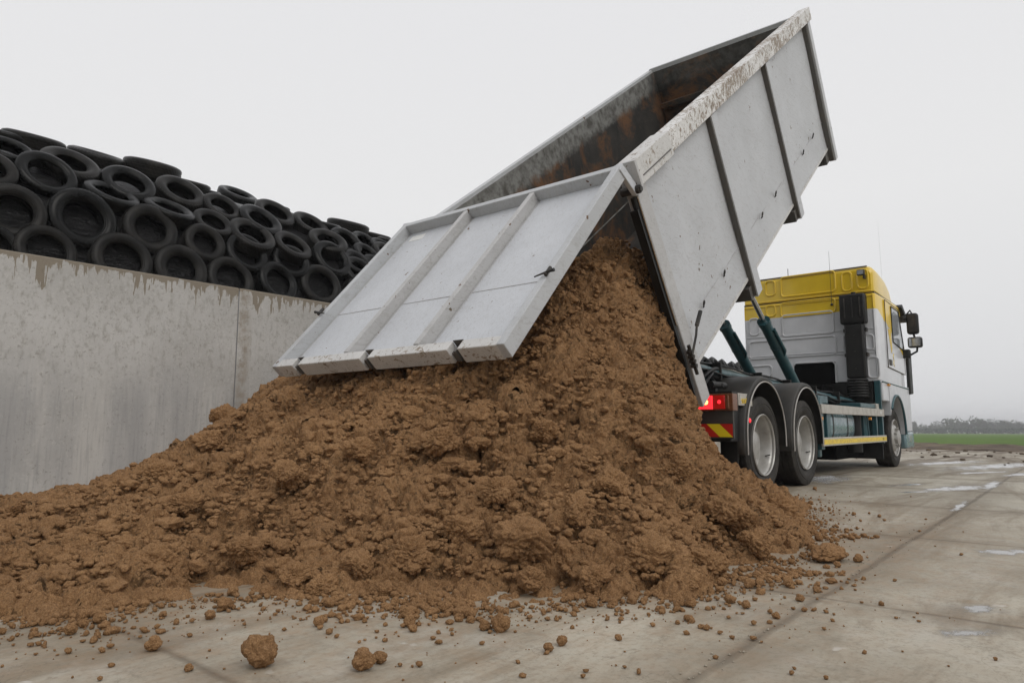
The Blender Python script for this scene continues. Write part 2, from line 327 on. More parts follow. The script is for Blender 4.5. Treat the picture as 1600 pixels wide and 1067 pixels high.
# ------------------------------------------------------------------ mesh builder
class MB:
    def __init__(s): s.v = []; s.f = []; s.mi = []
    def add(s, vs, fs, mi=0):
        o = len(s.v); s.v += [tuple(v) for v in vs]; s.f += [tuple(i+o for i in f) for f in fs]; s.mi += [mi]*len(fs); return s
    def hexa(s, p, mi=0):      # p: 8 points, bottom 4 then top 4, same winding
        return s.add(p, [(0, 3, 2, 1), (4, 5, 6, 7), (0, 1, 5, 4), (1, 2, 6, 5), (2, 3, 7, 6), (3, 0, 4, 7)], mi)
    def box(s, x0, x1, y0, y1, z0, z1, mi=0):
        return s.hexa([(x0, y0, z0), (x1, y0, z0), (x1, y1, z0), (x0, y1, z0), (x0, y0, z1), (x1, y0, z1), (x1, y1, z1), (x0, y1, z1)], mi)
    def fbox(s, fn, a0, a1, b0, b1, c0, c1, mi=0):     # box in a mapped frame fn(a,b,c)
        return s.hexa([fn(*q) for q in ((a0, b0, c0), (a1, b0, c0), (a1, b1, c0), (a0, b1, c0), (a0, b0, c1), (a1, b0, c1), (a1, b1, c1), (a0, b1, c1))], mi)
    def prism(s, poly, fn, t0, t1, mi=0):              # polygon (a,b) extruded in t
        n = len(poly); vs = [fn(a, b, t0) for a, b in poly]+[fn(a, b, t1) for a, b in poly]
        return s.add(vs, [tuple(range(n))[::-1], tuple(range(n, 2*n))]+[(i, (i+1) % n, n+(i+1) % n, n+i) for i in range(n)], mi)
    def tube(s, pts, r, n=10, closed=False, mi=0, caps=True):
        pts = [Vector(p) for p in pts]; m = len(pts); rr = r if hasattr(r, '__len__') else [r]*m
        prev = None; rings = []
        for i, p in enumerate(pts):
            a = pts[(i-1) % m] if (closed or i > 0) else p; b = pts[(i+1) % m] if (closed or i < m-1) else p
            t = (b-a).normalized()
            if prev is None:
                u = t.orthogonal().normalized()
            else:
                u = (prev - t*prev.dot(t)).normalized()
            prev = u; w = t.cross(u)
            rings.append([p+(u*math.cos(2*math.pi*k/n)+w*math.sin(2*math.pi*k/n))*rr[i] for k in range(n)])
        vs = [v for rg in rings for v in rg]; fs = []
        for i in range(m if closed else m-1):
            j = (i+1) % m
            for k in range(n): fs.append((i*n+k, i*n+(k+1) % n, j*n+(k+1) % n, j*n+k))
        if caps and not closed: fs += [tuple(range(n))[::-1], tuple(range((m-1)*n, m*n))]
        return s.add(vs, fs, mi)
    def lathe(s, prof, c, axis='y', n=40, mi=0, closed=True):   # prof: (radius, height along axis)
        c = Vector(c); vs = []; m = len(prof)
        for k in range(n):
            a = 2*math.pi*k/n
            for r_, h_ in prof:
                if axis == 'y': v = Vector((r_*math.cos(a), h_, r_*math.sin(a)))
                elif axis == 'x': v = Vector((h_, r_*math.cos(a), r_*math.sin(a)))
                else: v = Vector((r_*math.cos(a), r_*math.sin(a), h_))
                vs.append(c+v)
        fs = []
        for k in range(n):
            k2 = (k+1) % n
            for i in range(m if closed else m-1):
                j = (i+1) % m; fs.append((k*m+i, k*m+j, k2*m+j, k2*m+i))
        return s.add(vs, fs, mi)
    def build(s, name, mat, parent=None, loc=None, smooth=False, bevel=0, seg=2, fix=True):
        if loc is None: loc = world_loc(parent) if parent else (0, 0, 0)
        me = bpy.data.meshes.new(name)
        me.from_pydata([(v[0]-loc[0], v[1]-loc[1], v[2]-loc[2]) for v in s.v], [], s.f)
        for mm in (mat if isinstance(mat, (list, tuple)) else [mat]): me.materials.append(mm)
        for p, i in zip(me.polygons, s.mi): p.material_index = i
        if fix:
            bm = bmesh.new(); bm.from_mesh(me); bmesh.ops.recalc_face_normals(bm, faces=bm.faces); bm.to_mesh(me); bm.free()
        if smooth:
            me.shade_smooth(); me.set_sharp_from_angle(angle=R(smooth if smooth is not True else 40))
        o = bpy.data.objects.new(name, me); COL.objects.link(o)
        if parent:
            o.parent = parent
            if tuple(loc) != tuple(world_loc(parent)):
                o.location = Vector(loc)-Vector(world_loc(parent))
        else: o.location = loc
        if bevel:
            b = o.modifiers.new('bevel', 'BEVEL'); b.width = bevel; b.segments = seg; b.limit_method = 'ANGLE'; b.angle_limit = R(40)
            if not smooth: me.shade_smooth(); me.set_sharp_from_angle(angle=R(30))
        return o
def world_loc(o):
    v = Vector((0, 0, 0))
    while o: v += o.location; o = o.parent
    return tuple(v)
def tag(o, label=None, cat=None, group=None, kind=None):
    if label: o['label'] = label
    if cat: o['category'] = cat
    if group: o['group'] = group
    if kind: o['kind'] = kind
    return o
def empty(name, loc, label, cat, group=None):
    o = bpy.data.objects.new(name, None); COL.objects.link(o); o.location = loc; o.empty_display_size = .2
    return tag(o, label, cat, group)
def np_mesh(name, V, Fq, mat, smooth=True):
    me = bpy.data.meshes.new(name)
    V = np.asarray(V, np.float32); Fq = np.asarray(Fq, np.int32); k = Fq.shape[1]
    me.vertices.add(len(V)); me.vertices.foreach_set('co', V.ravel())
    me.loops.add(Fq.size); me.loops.foreach_set('vertex_index', Fq.ravel())
    me.polygons.add(len(Fq)); me.polygons.foreach_set('loop_start', np.arange(0, Fq.size, k, dtype=np.int32))
    me.polygons.foreach_set('loop_total', np.full(len(Fq), k, np.int32)) if False else None
    me.update(calc_edges=True); me.validate()
    if smooth: me.shade_smooth()
    me.materials.append(mat)
    o = bpy.data.objects.new(name, me); COL.objects.link(o); return o

# ------------------------------------------------------------------ numpy noise
rng = np.random.default_rng(11)
PERM = rng.permutation(4096); RND = rng.random((4096, 3))
def hsh(i, j, s=0): return PERM[(PERM[(i+s*57) & 4095]+j) & 4095]
def vnoise(x, y, s=0):
    i = np.floor(x).astype(int); j = np.floor(y).astype(int); fx = x-i; fy = y-j
    fx = fx*fx*fx*(fx*(fx*6-15)+10); fy = fy*fy*fy*(fy*(fy*6-15)+10)
    g = lambda a, b: RND[hsh(a, b, s), 0]
    return (g(i, j)*(1-fx)+g(i+1, j)*fx)*(1-fy)+(g(i, j+1)*(1-fx)+g(i+1, j+1)*fx)*fy
def fbm(x, y, o=4, s=0):
    t = 0; a = 1; n = 0
    for k in range(o):
        t = t+a*(vnoise(x, y, s+k)-.5); n += a; a *= .5; x = x*2.03+3.1; y = y*2.03+1.7
    return t/n*2
def lumps(x, y, s=0, keep=1.0):
    # dome-shaped clods of varied height, creased where they meet
    i = np.floor(x).astype(int); j = np.floor(y).astype(int); best = np.zeros_like(x)
    for di in (-1, 0, 1):
        for dj in (-1, 0, 1):
            h = hsh(i+di, j+dj, s); px = i+di+RND[h, 0]; py = j+dj+RND[h, 1]; sz = .35+.65*RND[h, 2]
            sz = np.where(RND[(h*7+13) & 4095, 0] < keep, sz, .15)
            d2 = ((x-px)**2+(y-py)**2)/(sz*sz)
            best = np.maximum(best, sz*np.sqrt(np.clip(1-d2*.85, 0, 1)))
    return best

# ------------------------------------------------------------------ the sand heap's field
CP = np.array([
 # crown of the heap where the container empties
 (5.5, 3.2, 2.04), (5.35, 3.75, 1.86), (4.92, 2.82, 2.04), (4.72, 2.72, 1.80), (5.15, 2.85, 2.10), (4.24, 3.0, 1.70), (4.9, 3.9, 1.84), (5.3, 4.6, 1.68), (6.2, 3.8, 2.05), (6.6, 3.2, 2.22), (6.3, 4.8, 1.88), (4.4, 4.6, 1.60),
 (4.6, 3.5, 1.79), (3.9, 3.5, 1.47), (3.9, 2.9, 1.42), (3.9, 4.6, 1.36), (5.3, 2.75, 2.0),
 (3.15, 2.7, .90), (3.15, 3.8, 1.03), (3.15, 4.7, .98), (3.15, 5.2, .90), (2.6, 3.9, .72), (2.65, 3.0, .64), (2.6, 5.0, .74),
 (3.7, 6.4, .95), (4.3, 6.5, 1.25), (4.6, 7.6, 1.18), (4.6, 5.6, 1.62), (3.3, 6.5, .52), (2.85, 6.5, .28), (2.3, 6.5, .16), (1.8, 6.5, .06), (1.2, 6.5, .03), (3.3, 5.8, .80), (2.2, 5.5, .36), (1.4, 5.3, .14),
 (2.0, 8.1, -.08), (2.3, 8.1, .0), (2.9, 8.1, .10), (3.56, 8.1, .20), (4.14, 8.1, .48), (4.65, 8.1, .92), (5.4, 8.1, 1.42), (6.3, 8.1, 1.2), (7.5, 8.1, .6), (8.6, 8.1, 0), (6.3, 6.5, 1.6), (7.6, 6.3, .7), (8.7, 6.2, 0),
 (1.9, 4.0, .40), (1.3, 4.2, .19), (1.5, 3.4, .16), (2.15, 3.2, .40), (2.1, 4.9, .45),
 (.82, 3.06, .01), (1.01, 3.03, .03), (1.25, 3.02, .04), (1.52, 2.85, .03), (1.80, 2.50, .02), (2.05, 2.20, .02), (2.05, 1.85, .02), (2.36, 1.70, .03), (2.68, 1.52, .03), (2.80, 1.33, .05), (3.36, 1.34, .0), (3.94, 1.24, .01), (4.35, 1.32, .01), (5.05, 1.5, .01), (5.85, 1.86, .02),
 (.5, 3.6, .0), (.3, 4.6, .0), (.4, 5.6, .0), (.9, 7.0, .0), (1.6, 7.9, .0),
 (4.5, 2.3, 1.05), (4.0, 2.1, .85), (3.4, 2.1, .66), (2.8, 2.1, .36), (4.0, 1.6, .24), (4.7, 1.8, .26), (3.3, 1.7, .34), (3.5, 2.5, .95), (2.75, 1.75, .22), (5.2, 1.95, .20),
 (5.05, 2.55, 1.18), (5.4, 2.55, .90), (5.75, 2.55, .50), (6.3, 2.55, .28), (6.65, 2.55, .18), (7.0, 2.50, .08), (5.95, 2.85, .46), (6.25, 3.1, .32), (6.4, 2.8, .18), (5.8, 2.2, .26), (6.5, 2.15, .06), (6.0, 1.6, -.12), (7.45, 2.9, -.05), (7.2, 2.25, -.12), (5.6, 1.45, -.12), (4.9, 1.15, -.22), (4.2, .95, -.22), (3.6, 1.0, -.2), (3.0, 1.05, -.2),
 # dry concrete all round
 (0, 2, -.5), (1, 1.5, -.6), (1.4, 2.3, -.18), (2, 1.2, -.28), (3, .7, -.3), (4, .5, -.35), (5, .8, -.30), (6.5, 1.4, -.3), (8, 2.2, -.3), (0, 0, -1), (-.5, 5, -.4), (-.5, 8, -.6), (.8, 8, -.3), (9.5, 7, -.4), (9, 3.5, -.3), (3, 0, -.6), (.5, 2.6, -.2),
], float)
def tps(r2): return np.where(r2 > 1e-12, r2*np.log(np.maximum(r2, 1e-12))*.5, 0)
_n = len(CP)
_A = np.zeros((_n+3, _n+3)); _d = CP[:, None, :2]-CP[None, :, :2]
_A[:_n, :_n] = tps((_d**2).sum(-1))+np.eye(_n)*.002
_A[:_n, _n] = 1; _A[:_n, _n+1:] = CP[:, :2]; _A[_n, :_n] = 1; _A[_n+1:, :_n] = CP[:, :2].T
_w = np.linalg.solve(_A, np.concatenate([CP[:, 2], np.zeros(3)]))
def H0(x, y):
    out = np.empty_like(x)
    for a in range(0, len(x), 40000):
        X = x[a:a+40000]; Y = y[a:a+40000]
        r2 = (X[:, None]-CP[None, :, 0])**2+(Y[:, None]-CP[None, :, 1])**2
        out[a:a+40000] = tps(r2)@_w[:_n]+_w[_n]+_w[_n+1]*X+_w[_n+2]*Y
    return out
FLOOR0 = (5.70, 1.19)
def disp(x, y):
    wx = x+.09*fbm(x*2.6, y*2.6, 3, 5); wy = y+.09*fbm(x*2.6+9, y*2.6, 3, 7)
    amp = .45+.85*np.clip(vnoise(x*1.3+3, y*1.3, 33)*1.5-.25, 0, 1)
    low = np.clip((4.6-np.hypot(x-2.9, (y-2.6)*.75))/3.2, .15, 1)
    d = .10*fbm(x*1.7, y*1.7, 3, 1)
    d = d+.15*(lumps(wx*2.7, wy*2.7, 2, .5)-.42)*low*amp
    return d
def HF(x, y):
    base = H0(x, y)
    k = np.clip(base/.16, -1, 1)
    amp = np.where(base > 0, .35+.65*np.clip(base/.22, 0, 1), .35)
    h = base+disp(x, y)*amp
    return h
def in_bay(y): return np.clip(np.minimum(y-2.60, 5.12-y)/.10, 0, 1)
def heap():
    rr = 2.0*np.exp(np.linspace(0, math.log(9.4/2.0), 740)); aa = np.radians(np.linspace(12, 101, 1150))
    Rr, Aa = np.meshgrid(rr, aa, indexing='ij'); x = (Rr*np.cos(Aa)).ravel(); y = (Rr*np.sin(Aa)).ravel()
    h = HF(x, y)
    # under the container floor the sand drops away behind the lip
    cap = .95-np.clip(x-5.80, 0, 9)*1.6+.6*disp(x, y)
    b = in_bay(y)*np.clip((x-5.72)/.05, 0, 1)
    h = np.where(b > 0, np.minimum(h, cap*b+h*(1-b)), h)
    V = np.stack([x, y, h], 1)
    # shove the lumps sideways a little so clods overhang
    e = .01
    idx = np.arange(len(x)).reshape(Rr.shape)
    q = np.stack([idx[:-1, :-1], idx[1:, :-1], idx[1:, 1:], idx[:-1, 1:]], -1).reshape(-1, 4)
    ok = (h[q].max(1) > -.09) & (y[q].max(1) < 8.125)
    q = q[ok]
    used = np.unique(q); mp = np.full(len(x), -1); mp[used] = np.arange(len(used))
    V1 = V[used]; Q1 = mp[q]
    # the load still lying inside the container
    gx, gy = np.meshgrid(np.linspace(5.60, 7.3, 190), np.linspace(2.705, 4.985, 260), indexing='ij'); gs = gx.shape; gx = gx.ravel(); gy = gy.ravel()
    fl = FLOOR0[1]+(gx-FLOOR0[0])*.752
    hh = HF(gx, gy); hh = hh-np.clip(gx-6.1, 0, 9)**1.3*.9
    hh = np.maximum(hh, fl+.004)
    id2 = np.arange(len(gx)).reshape(gs)+len(V1)
    Q2 = np.stack([id2[:-1, :-1], id2[1:, :-1], id2[1:, 1:], id2[:-1, 1:]], -1).reshape(-1, 4)
    return np.concatenate([V1, np.stack([gx, gy, hh], 1)]), np.concatenate([Q1, Q2])

def ico(sub):
    bm = bmesh.new(); bmesh.ops.create_icosphere(bm, subdivisions=sub, radius=1)
    v = np.array([x.co[:] for x in bm.verts]); f = np.array([[q.index for q in p.verts] for p in bm.faces]); bm.free(); return v, f
IV2, IF2 = ico(2); IV1, IF1 = ico(1); IV4, IF4 = ico(5); IV4c, IF4c = ico(4); IV3, IF3 = ico(3)
def clod_shape(v, seed, rough=.35, oct=4):
    out = v.copy()
    for i, p in enumerate(v):
        q = Vector(p)+Vector((seed*3.7, seed*1.3, 0))
        n = 0; a = 1; s = 1.1
        for k in range(oct):
            n += a*abs(mnoise.noise(q*s))*1.5 if k else a*mnoise.noise(q*s)
            a *= .52; s *= 2.25
        out[i] = p*(1+rough*(n-.35))
    return out

hv, hq = heap()
hq3 = hq
# clods half sunk in the heap's skin
def crumbs(n, sampler, smin, smax, power, base=IV1, faces=IF1, sink=.3):
    Vs = []; Fs = []; o = 0; shapes = [clod_shape(base, k+1, .5, 6 if len(base) > 100 else 3) for k in range(12)]
    for _ in range(n):
        p = sampler()
        if p is None: continue
        s = smin+(smax-smin)*random.random()**power
        a = random.random()*6.28; c, sn = math.cos(a), math.sin(a); sh = shapes[random.randrange(12)]
        sc3 = np.array([s*random.uniform(.8, 1.25), s*random.uniform(.8, 1.25), s*random.uniform(.6, .95)])
        v = sh*sc3; v = np.stack([v[:, 0]*c-v[:, 1]*sn, v[:, 0]*sn+v[:, 1]*c, v[:, 2]], 1)+np.array(p)+np.array([0, 0, s*(.75-sink)])
        Vs.append(v); Fs.append(faces+o); o += len(v)
    return np.concatenate(Vs), np.concatenate(Fs)
def hit_heap(px, py):
    d = ray(px, py); ts = np.arange(2.0, 11.5, .02); P = np.array([[0, 0, CAM_H]])+np.array(d)[None, :]*ts[:, None]
    h = H0(P[:, 0], P[:, 1]); k = np.argmax(P[:, 2] < h); return P[k] if k > 0 else None
LB = [clod_shape(ico(6)[0], 60+k, .48, 9) for k in range(7)]; LF = ico(6)[1]; Vs = []; Fs = []; o_ = 0
for k, (px, py, rp) in enumerate([(45, 772, 26), (20, 800, 20), (150, 752, 34), (185, 765, 26), (250, 738, 22), (352, 655, 26), (398, 618, 34), (330, 690, 24), (470, 590, 26), (140, 858, 40), (75, 872, 34), (290, 790, 28),
      (450, 745, 30), (560, 705, 26), (690, 690, 30), (850, 675, 26), (820, 848, 46), (900, 800, 36), (1010, 870, 42), (1140, 805, 42), (1210, 800, 34), (640, 868, 40), (720, 830, 34), (560, 885, 30), (505, 918, 26), (600, 925, 20), (955, 760, 34), (1060, 730, 30),
      (780, 770, 34), (1100, 880, 34), (1180, 850, 30), (240, 880, 36), (380, 860, 30), (460, 900, 26), (1020, 650, 24), (930, 560, 22), (1070, 915, 20), (930, 905, 28), (830, 905, 24)]):
    p = hit_heap(px, py)
    if p is None: continue
    dp = (Vector(p)-Vector((0, 0, CAM_H))).dot(fw); r_ = rp*dp/F_PX*.80; a = k*1.7; c_, s_ = math.cos(a), math.sin(a); v = LB[k % 7]*np.array([r_*1.1, r_*.95, r_*.82])
    Vs.append(np.stack([v[:, 0]*c_-v[:, 1]*s_, v[:, 0]*s_+v[:, 1]*c_, v[:, 2]], 1)+p+np.array([0, 0, r_*.12])); Fs.append(LF+o_); o_ += len(v)
bigl = np_mesh('heap_lumps', np.concatenate(Vs), np.concatenate(Fs), M['sandc'])
bpy_n = 0
# one object: quads of the skin plus triangles of the clods (triangles stored as degenerate-free polygons)
skin = np_mesh('sand_heap', hv, hq3, M['sand'])
vis = hv[(hv[:, 2] > .05) & (hv[:, 0]*.3 + 0 < 99)]
def on_heap():
    while True:
        p = vis[random.randrange(len(vis))]
        if p[0] < 5.6: return (p[0], p[1], p[2])
cv, cf = crumbs(950, on_heap, .016, .060, 3.2, IV4c, IF4c, .80)
cv2, cf2 = crumbs(9500, on_heap, .006, .022, 1.8, IV3, IF3, .62); cf = np.concatenate([cf, cf2+len(cv)]); cv = np.concatenate([cv, cv2])
big = np_mesh('heap_clods', cv, cf, M['sandc'])
nsk = len(skin.data.polygons); tmp = bmesh.new(); tmp.from_mesh(skin.data); tmp.from_mesh(bigl.data); tmp.from_mesh(big.data); tmp.to_mesh(skin.data); tmp.free(); bpy.data.objects.remove(bigl)
skin.data.materials.append(M['sandc']); mi = np.zeros(len(skin.data.polygons), np.int32); mi[nsk:] = 1; skin.data.polygons.foreach_set('material_index', mi)
bpy.data.objects.remove(big); skin.data.shade_smooth()
tag(skin, 'large heap of damp brown sand pouring from the tipped container onto the concrete yard', 'sand heap')
# ------------------------------------------------------------------ crumbs and clods on the yard
def field_pt():
    for _ in range(60):
        x = random.uniform(.2, 8.5); y = random.uniform(.2, 4.2)
        h = float(H0(np.array([x]), np.array([y]))[0])
        if h > .02: continue
        if random.random() < math.exp(h*random.choice((26, 18, 8))*(1.0 if x < 3.2 else 1.7)): return (x, y, 0)
    return None
cv, cf = crumbs(4600, field_pt, .0025, .014, 3.2, IV1, IF1, .1)
def patch_pt():
    c = onZ(*random.choice([(700, 948), (650, 940), (560, 945), (1180, 905), (1230, 893), (120, 965), (1275, 835), (960, 935)]))
    return (c.x+random.gauss(0, .11), c.y+random.gauss(0, .16), 0)
cv2, cf2 = crumbs(1100, patch_pt, .004, .020, 2.6, IV3, IF3, .25); cf = np.concatenate([cf, cf2+len(cv)]); cv = np.concatenate([cv, cv2])
o = np_mesh('sand_crumbs', cv, cf, M['sandc']); tag(o, 'fine brown sand crumbs sprinkled over the concrete round the foot of the heap', 'sand crumbs', kind='stuff')
CL = []
for k in range(9):
    me = bpy.data.meshes.new('sand_clod'); v = clod_shape(IV4, 20+k*2, .34, 7); v[:, 2] *= .88
    v[:, 2] -= v[:, 2].min()+.10
    me.from_pydata(v.tolist(), [], IF4.tolist()); me.shade_smooth(); me.materials.append(M['sandc']); CL.append(me)
def clod(p, w, lab, group=None, k=None, sq=(1, 1, 1)):
    o = bpy.data.objects.new('sand_clod', CL[random.randrange(9) if k is None else k]); COL.objects.link(o)
    o.location = p; s = w*.5; o.scale = (s*sq[0], s*sq[1], s*sq[2]); o.rotation_euler = (0, 0, random.random()*6.28)
    return tag(o, lab, 'sand clod', group)
def clodpx(x, y, wpx, lab, **kw):
    p = onZ(x, y); d = (p-Vector((0, 0, CAM_H))).dot(fw); return clod(p, .80*wpx*d/F_PX, lab, **kw)
GF = 'small clods lying in front of the heap'
for (x, y, w, lab) in [
 (407, 1040, 64, 'largest loose clod of brown sand, fist sized and round, at the bottom of the photo'),
 (240, 1016, 29, 'brown sand clod to the left of the largest round clod'),
 (295, 1048, 16, 'little brown clod between the photo\'s lower edge and the clod left of the largest one'),
 (568, 1046, 42, 'low wide half of the double clod right of the largest round clod'),
 (594, 1036, 26, 'small upper half of the double clod right of the largest round clod'),
 (782, 985, 36, 'tall brown clod touching a smaller one in front of the middle of the heap'),
 (758, 984, 21, 'small clod leaning on the tall clod before the middle of the heap'),
 (878, 1008, 20, 'right one of two neighbouring brown clods right of the tall clod pair'),
 (857, 1018, 20, 'left, nearer one of two neighbouring brown clods right of the tall clod pair'),
 (966, 1000, 13, 'single small round clod alone on pale concrete right of the clod pairs'),
 (1341, 878, 17, 'angular clod just beyond the long joint, farthest right of the clods by the heap'),
 (1309, 886, 13, 'small clod in front of the long low lump at the right'),
 (1280, 845, 15, 'clod between the heap\'s right foot and the long low lump'),
 (1250, 939, 15, 'cubic clod beside the long joint below the heap\'s right foot'),
 (1257, 955, 10, 'tiny clod just nearer than the cubic clod by the long joint'),
 (1232, 917, 20, 'wide rough clod near the heap\'s right foot, above the cubic clod'),
 (1171, 918, 20, 'rounded clod left of the wide rough clod at the right foot of the heap'),
 (1213, 966, 14, 'flat clod on the long joint at the right'),
 (1139, 942, 19, 'reddish clod on the slab below the right foot of the heap'),
 (1166, 950, 17, 'two lobed clod right beside the reddish clod on the slab'),
 (1104, 984, 12, 'lone round clod on pale concrete below the reddish clod'),
 (1374, 808, 7, 'tiny clod far out on the slabs toward the truck\'s front wheel'),
 (1291, 1061, 9, 'tiny clod at the lower edge of the photo, right of the long joint'),
 (350, 953, 28, 'clod at the left front foot of the heap, beside the bare pale concrete'),
 (328, 967, 20, 'clod just nearer than the one at the left front foot of the heap'),
 (498, 978, 22, 'clod left of the broad crumbly patch before the heap'),
 (697, 955, 24, 'clod on the broad crumbly patch before the middle of the heap'),
 (640, 978, 24, 'clod on the left part of the broad crumbly patch'),
 (130, 980, 18, 'clod at the far left on dull concrete'),
 (70, 975, 15, 'leftmost loose clod near the photo\'s left edge'),
]: clodpx(x, y, w, lab)
# the long low lump
p = onZ(1297, 876); o = clod(p, .17, 'long low wedge shaped lump of sand lying apart at the right of the heap', k=3, sq=(1.35, .8, .55)); o.rotation_euler.z = -.2
for i in range(150):
    p = field_pt()
    if p: clod(p, random.choice((.014, .017, .02, .024, .03, .042)), 'small brown sand clod lying loose on the concrete round the foot of the heap', group='small clods scattered round the heap')

# ------------------------------------------------------------------ ground, puddles, field, verge
def sheet(name, pts, mat, kind='structure', z=0, cat=None, label=None):
    m = MB(); m.add([(x, y, z if zz is None else zz) for x, y, zz in pts], [tuple(range(len(pts)))]); o = m.build(name, mat)
    o['kind'] = kind; return o
g = MB(); g.add([(-60, -60, 0), (24.2, -60, 0), (24.0, -8, 0), (24.6, 1.5, 0), (26.0, 4.6, 0), (29, 16, 0), (33, 60, 0), (-60, 60, 0)], [tuple(range(8))])
tag(g.build('concrete_yard', M['ground']), kind='structure')
# land beyond: one sheet to the horizon, falling slightly away from the yard
rr = [0]+[8*1.28**k for k in range(22)]; na = 72; vs = [(0, 0, -.03)]; fsx = []
for r_ in rr[1:]:
    for k in range(na):
        a = 2*math.pi*k/na; vs.append((r_*math.cos(a), r_*math.sin(a), -.03-max(0, r_-28)*.0066))
for i in range(len(rr)-1):
    for k in range(na):
        if i == 0: fsx.append((0, 1+k, 1+(k+1) % na))
        else:
            a = 1+(i-1)*na; b = 1+i*na; fsx.append((a+k, a+(k+1) % na, b+(k+1) % na, b+k))
tag(MB().add(vs, fsx).build('field', M['field'], smooth=True), kind='structure')
# muddy verge between the slabs and the grass, with clumps
nx, ny = 60, 420
gx, gy = np.meshgrid(np.linspace(0, 1, nx), np.linspace(-14, 40, ny), indexing='ij')
x0 = np.where(gy < 2, 24.3+(gy-2)*.05, 24.6+(gy-1.5)*.34); x1 = 30.2+(gy-1.8)*1.20+1.2*np.sin(gy*.9)*.5; x1 = np.maximum(x1, x0+4)
x = x0-.6+(x1-x0+.6)*gx
hh = .005+.03*np.sin(np.pi*gx)**.8+.085*lumps(x*1.1+3, gy*1.1, 3, .35)*np.clip(gx*1.6-.35, 0, 1)+.03*lumps(x*2.6, gy*2.6, 5, .6)+.02*fbm(x*3, gy*3, 3)
hh = np.where((gx < .02) | (gx > .98), -.25, hh)-np.clip(x-28, 0, 99)*.0066
id2 = np.arange(nx*ny).reshape(nx, ny); q = np.stack([id2[:-1, :-1], id2[1:, :-1], id2[1:, 1:], id2[:-1, 1:]], -1).reshape(-1, 4)
tag(np_mesh('mud_verge', np.stack([x.ravel(), gy.ravel(), hh.ravel()], 1), q, M['mud']), kind='structure')
# mud lumps and ridges left on the far slabs
def mudpt():
    x = random.uniform(15, 26); y = random.uniform(-3, 7)
    return (x, y+math.sin(x*.8)*.2, 0)
cv, cf = crumbs(240, mudpt, .01, .08, 2.5, IV1, IF1, .4); cv[:, 2] *= .7
tag(np_mesh('mud_lumps', cv, cf, M['mud']), 'small dark lumps of mud dropped on the far slabs by the field', 'mud lumps', kind='stuff')
# gravel and straw bits caught along the joints
def jp():
    return (random.uniform(1.2, 9), .90+random.gauss(0, .035), 0)
cv, cf = crumbs(260, jp, .0015, .005, 2, IV1, IF1, .1)
tag(np_mesh('joint_gravel', cv, cf, M['stone']), 'pale grit caught along the long joint between the slabs', 'grit', kind='stuff')
# ------------------------------------------------------------------ far trees and hedge
def gz(x, y): return -.03-max(0, math.hypot(x, y)-28)*.0066
def far_tree(az, dist, h, w, lab, mat, shape=0, n=420):
    x, y = dist*math.cos(R(az)), dist*math.sin(R(az)); z = gz(x, y)
    t = empty('tree', (x, y, z), lab, 'tree', 'trees along the far edge of the field')
    m = MB(); m.tube([(x, y, z-.2), (x+.1, y, z+h*.3), (x, y, z+h*.8)], [.035*h, .025*h, .008*h], 7)
    for k in range(5):
        a = k*1.3+az; m.tube([(x, y, z+h*(.25+.09*k)), (x+math.cos(a)*w*.3, y+math.sin(a)*w*.3, z+h*(.5+.08*k))], [.012*h, .004*h], 5)
    m.build('trunk', M['bark'], t)
    c = MB(); rs = random.Random(int(az*100+dist))
    blobs = [(rs.uniform(-.32, .32)*w, rs.uniform(-.32, .32)*w, h*(rs.uniform(.22, .84)), w*rs.uniform(.16, .30)) for _ in range(13)]
    for k in range(n):
        bx, by, bz, br = rs.choice(blobs)
        if shape == 1: bx *= (1.1-bz/h); by *= (1.1-bz/h)
        d = Vector((rs.gauss(0, 1), rs.gauss(0, 1), rs.gauss(0, 1))).normalized()*br*rs.uniform(.55, 1.08)
        p = Vector((x+bx, y+by, z+bz))+d; s = rs.uniform(.35, .85)*h/9
        u = Vector((rs.gauss(0, 1), rs.gauss(0, 1), rs.gauss(0, 1))).normalized(); v = u.orthogonal().normalized()
        c.add([p+u*s, p+v*s*.8, p-u*s*.9, p-v*s*.7], [(0, 1, 2, 3)])
    c.build('crown', mat, t, fix=False)
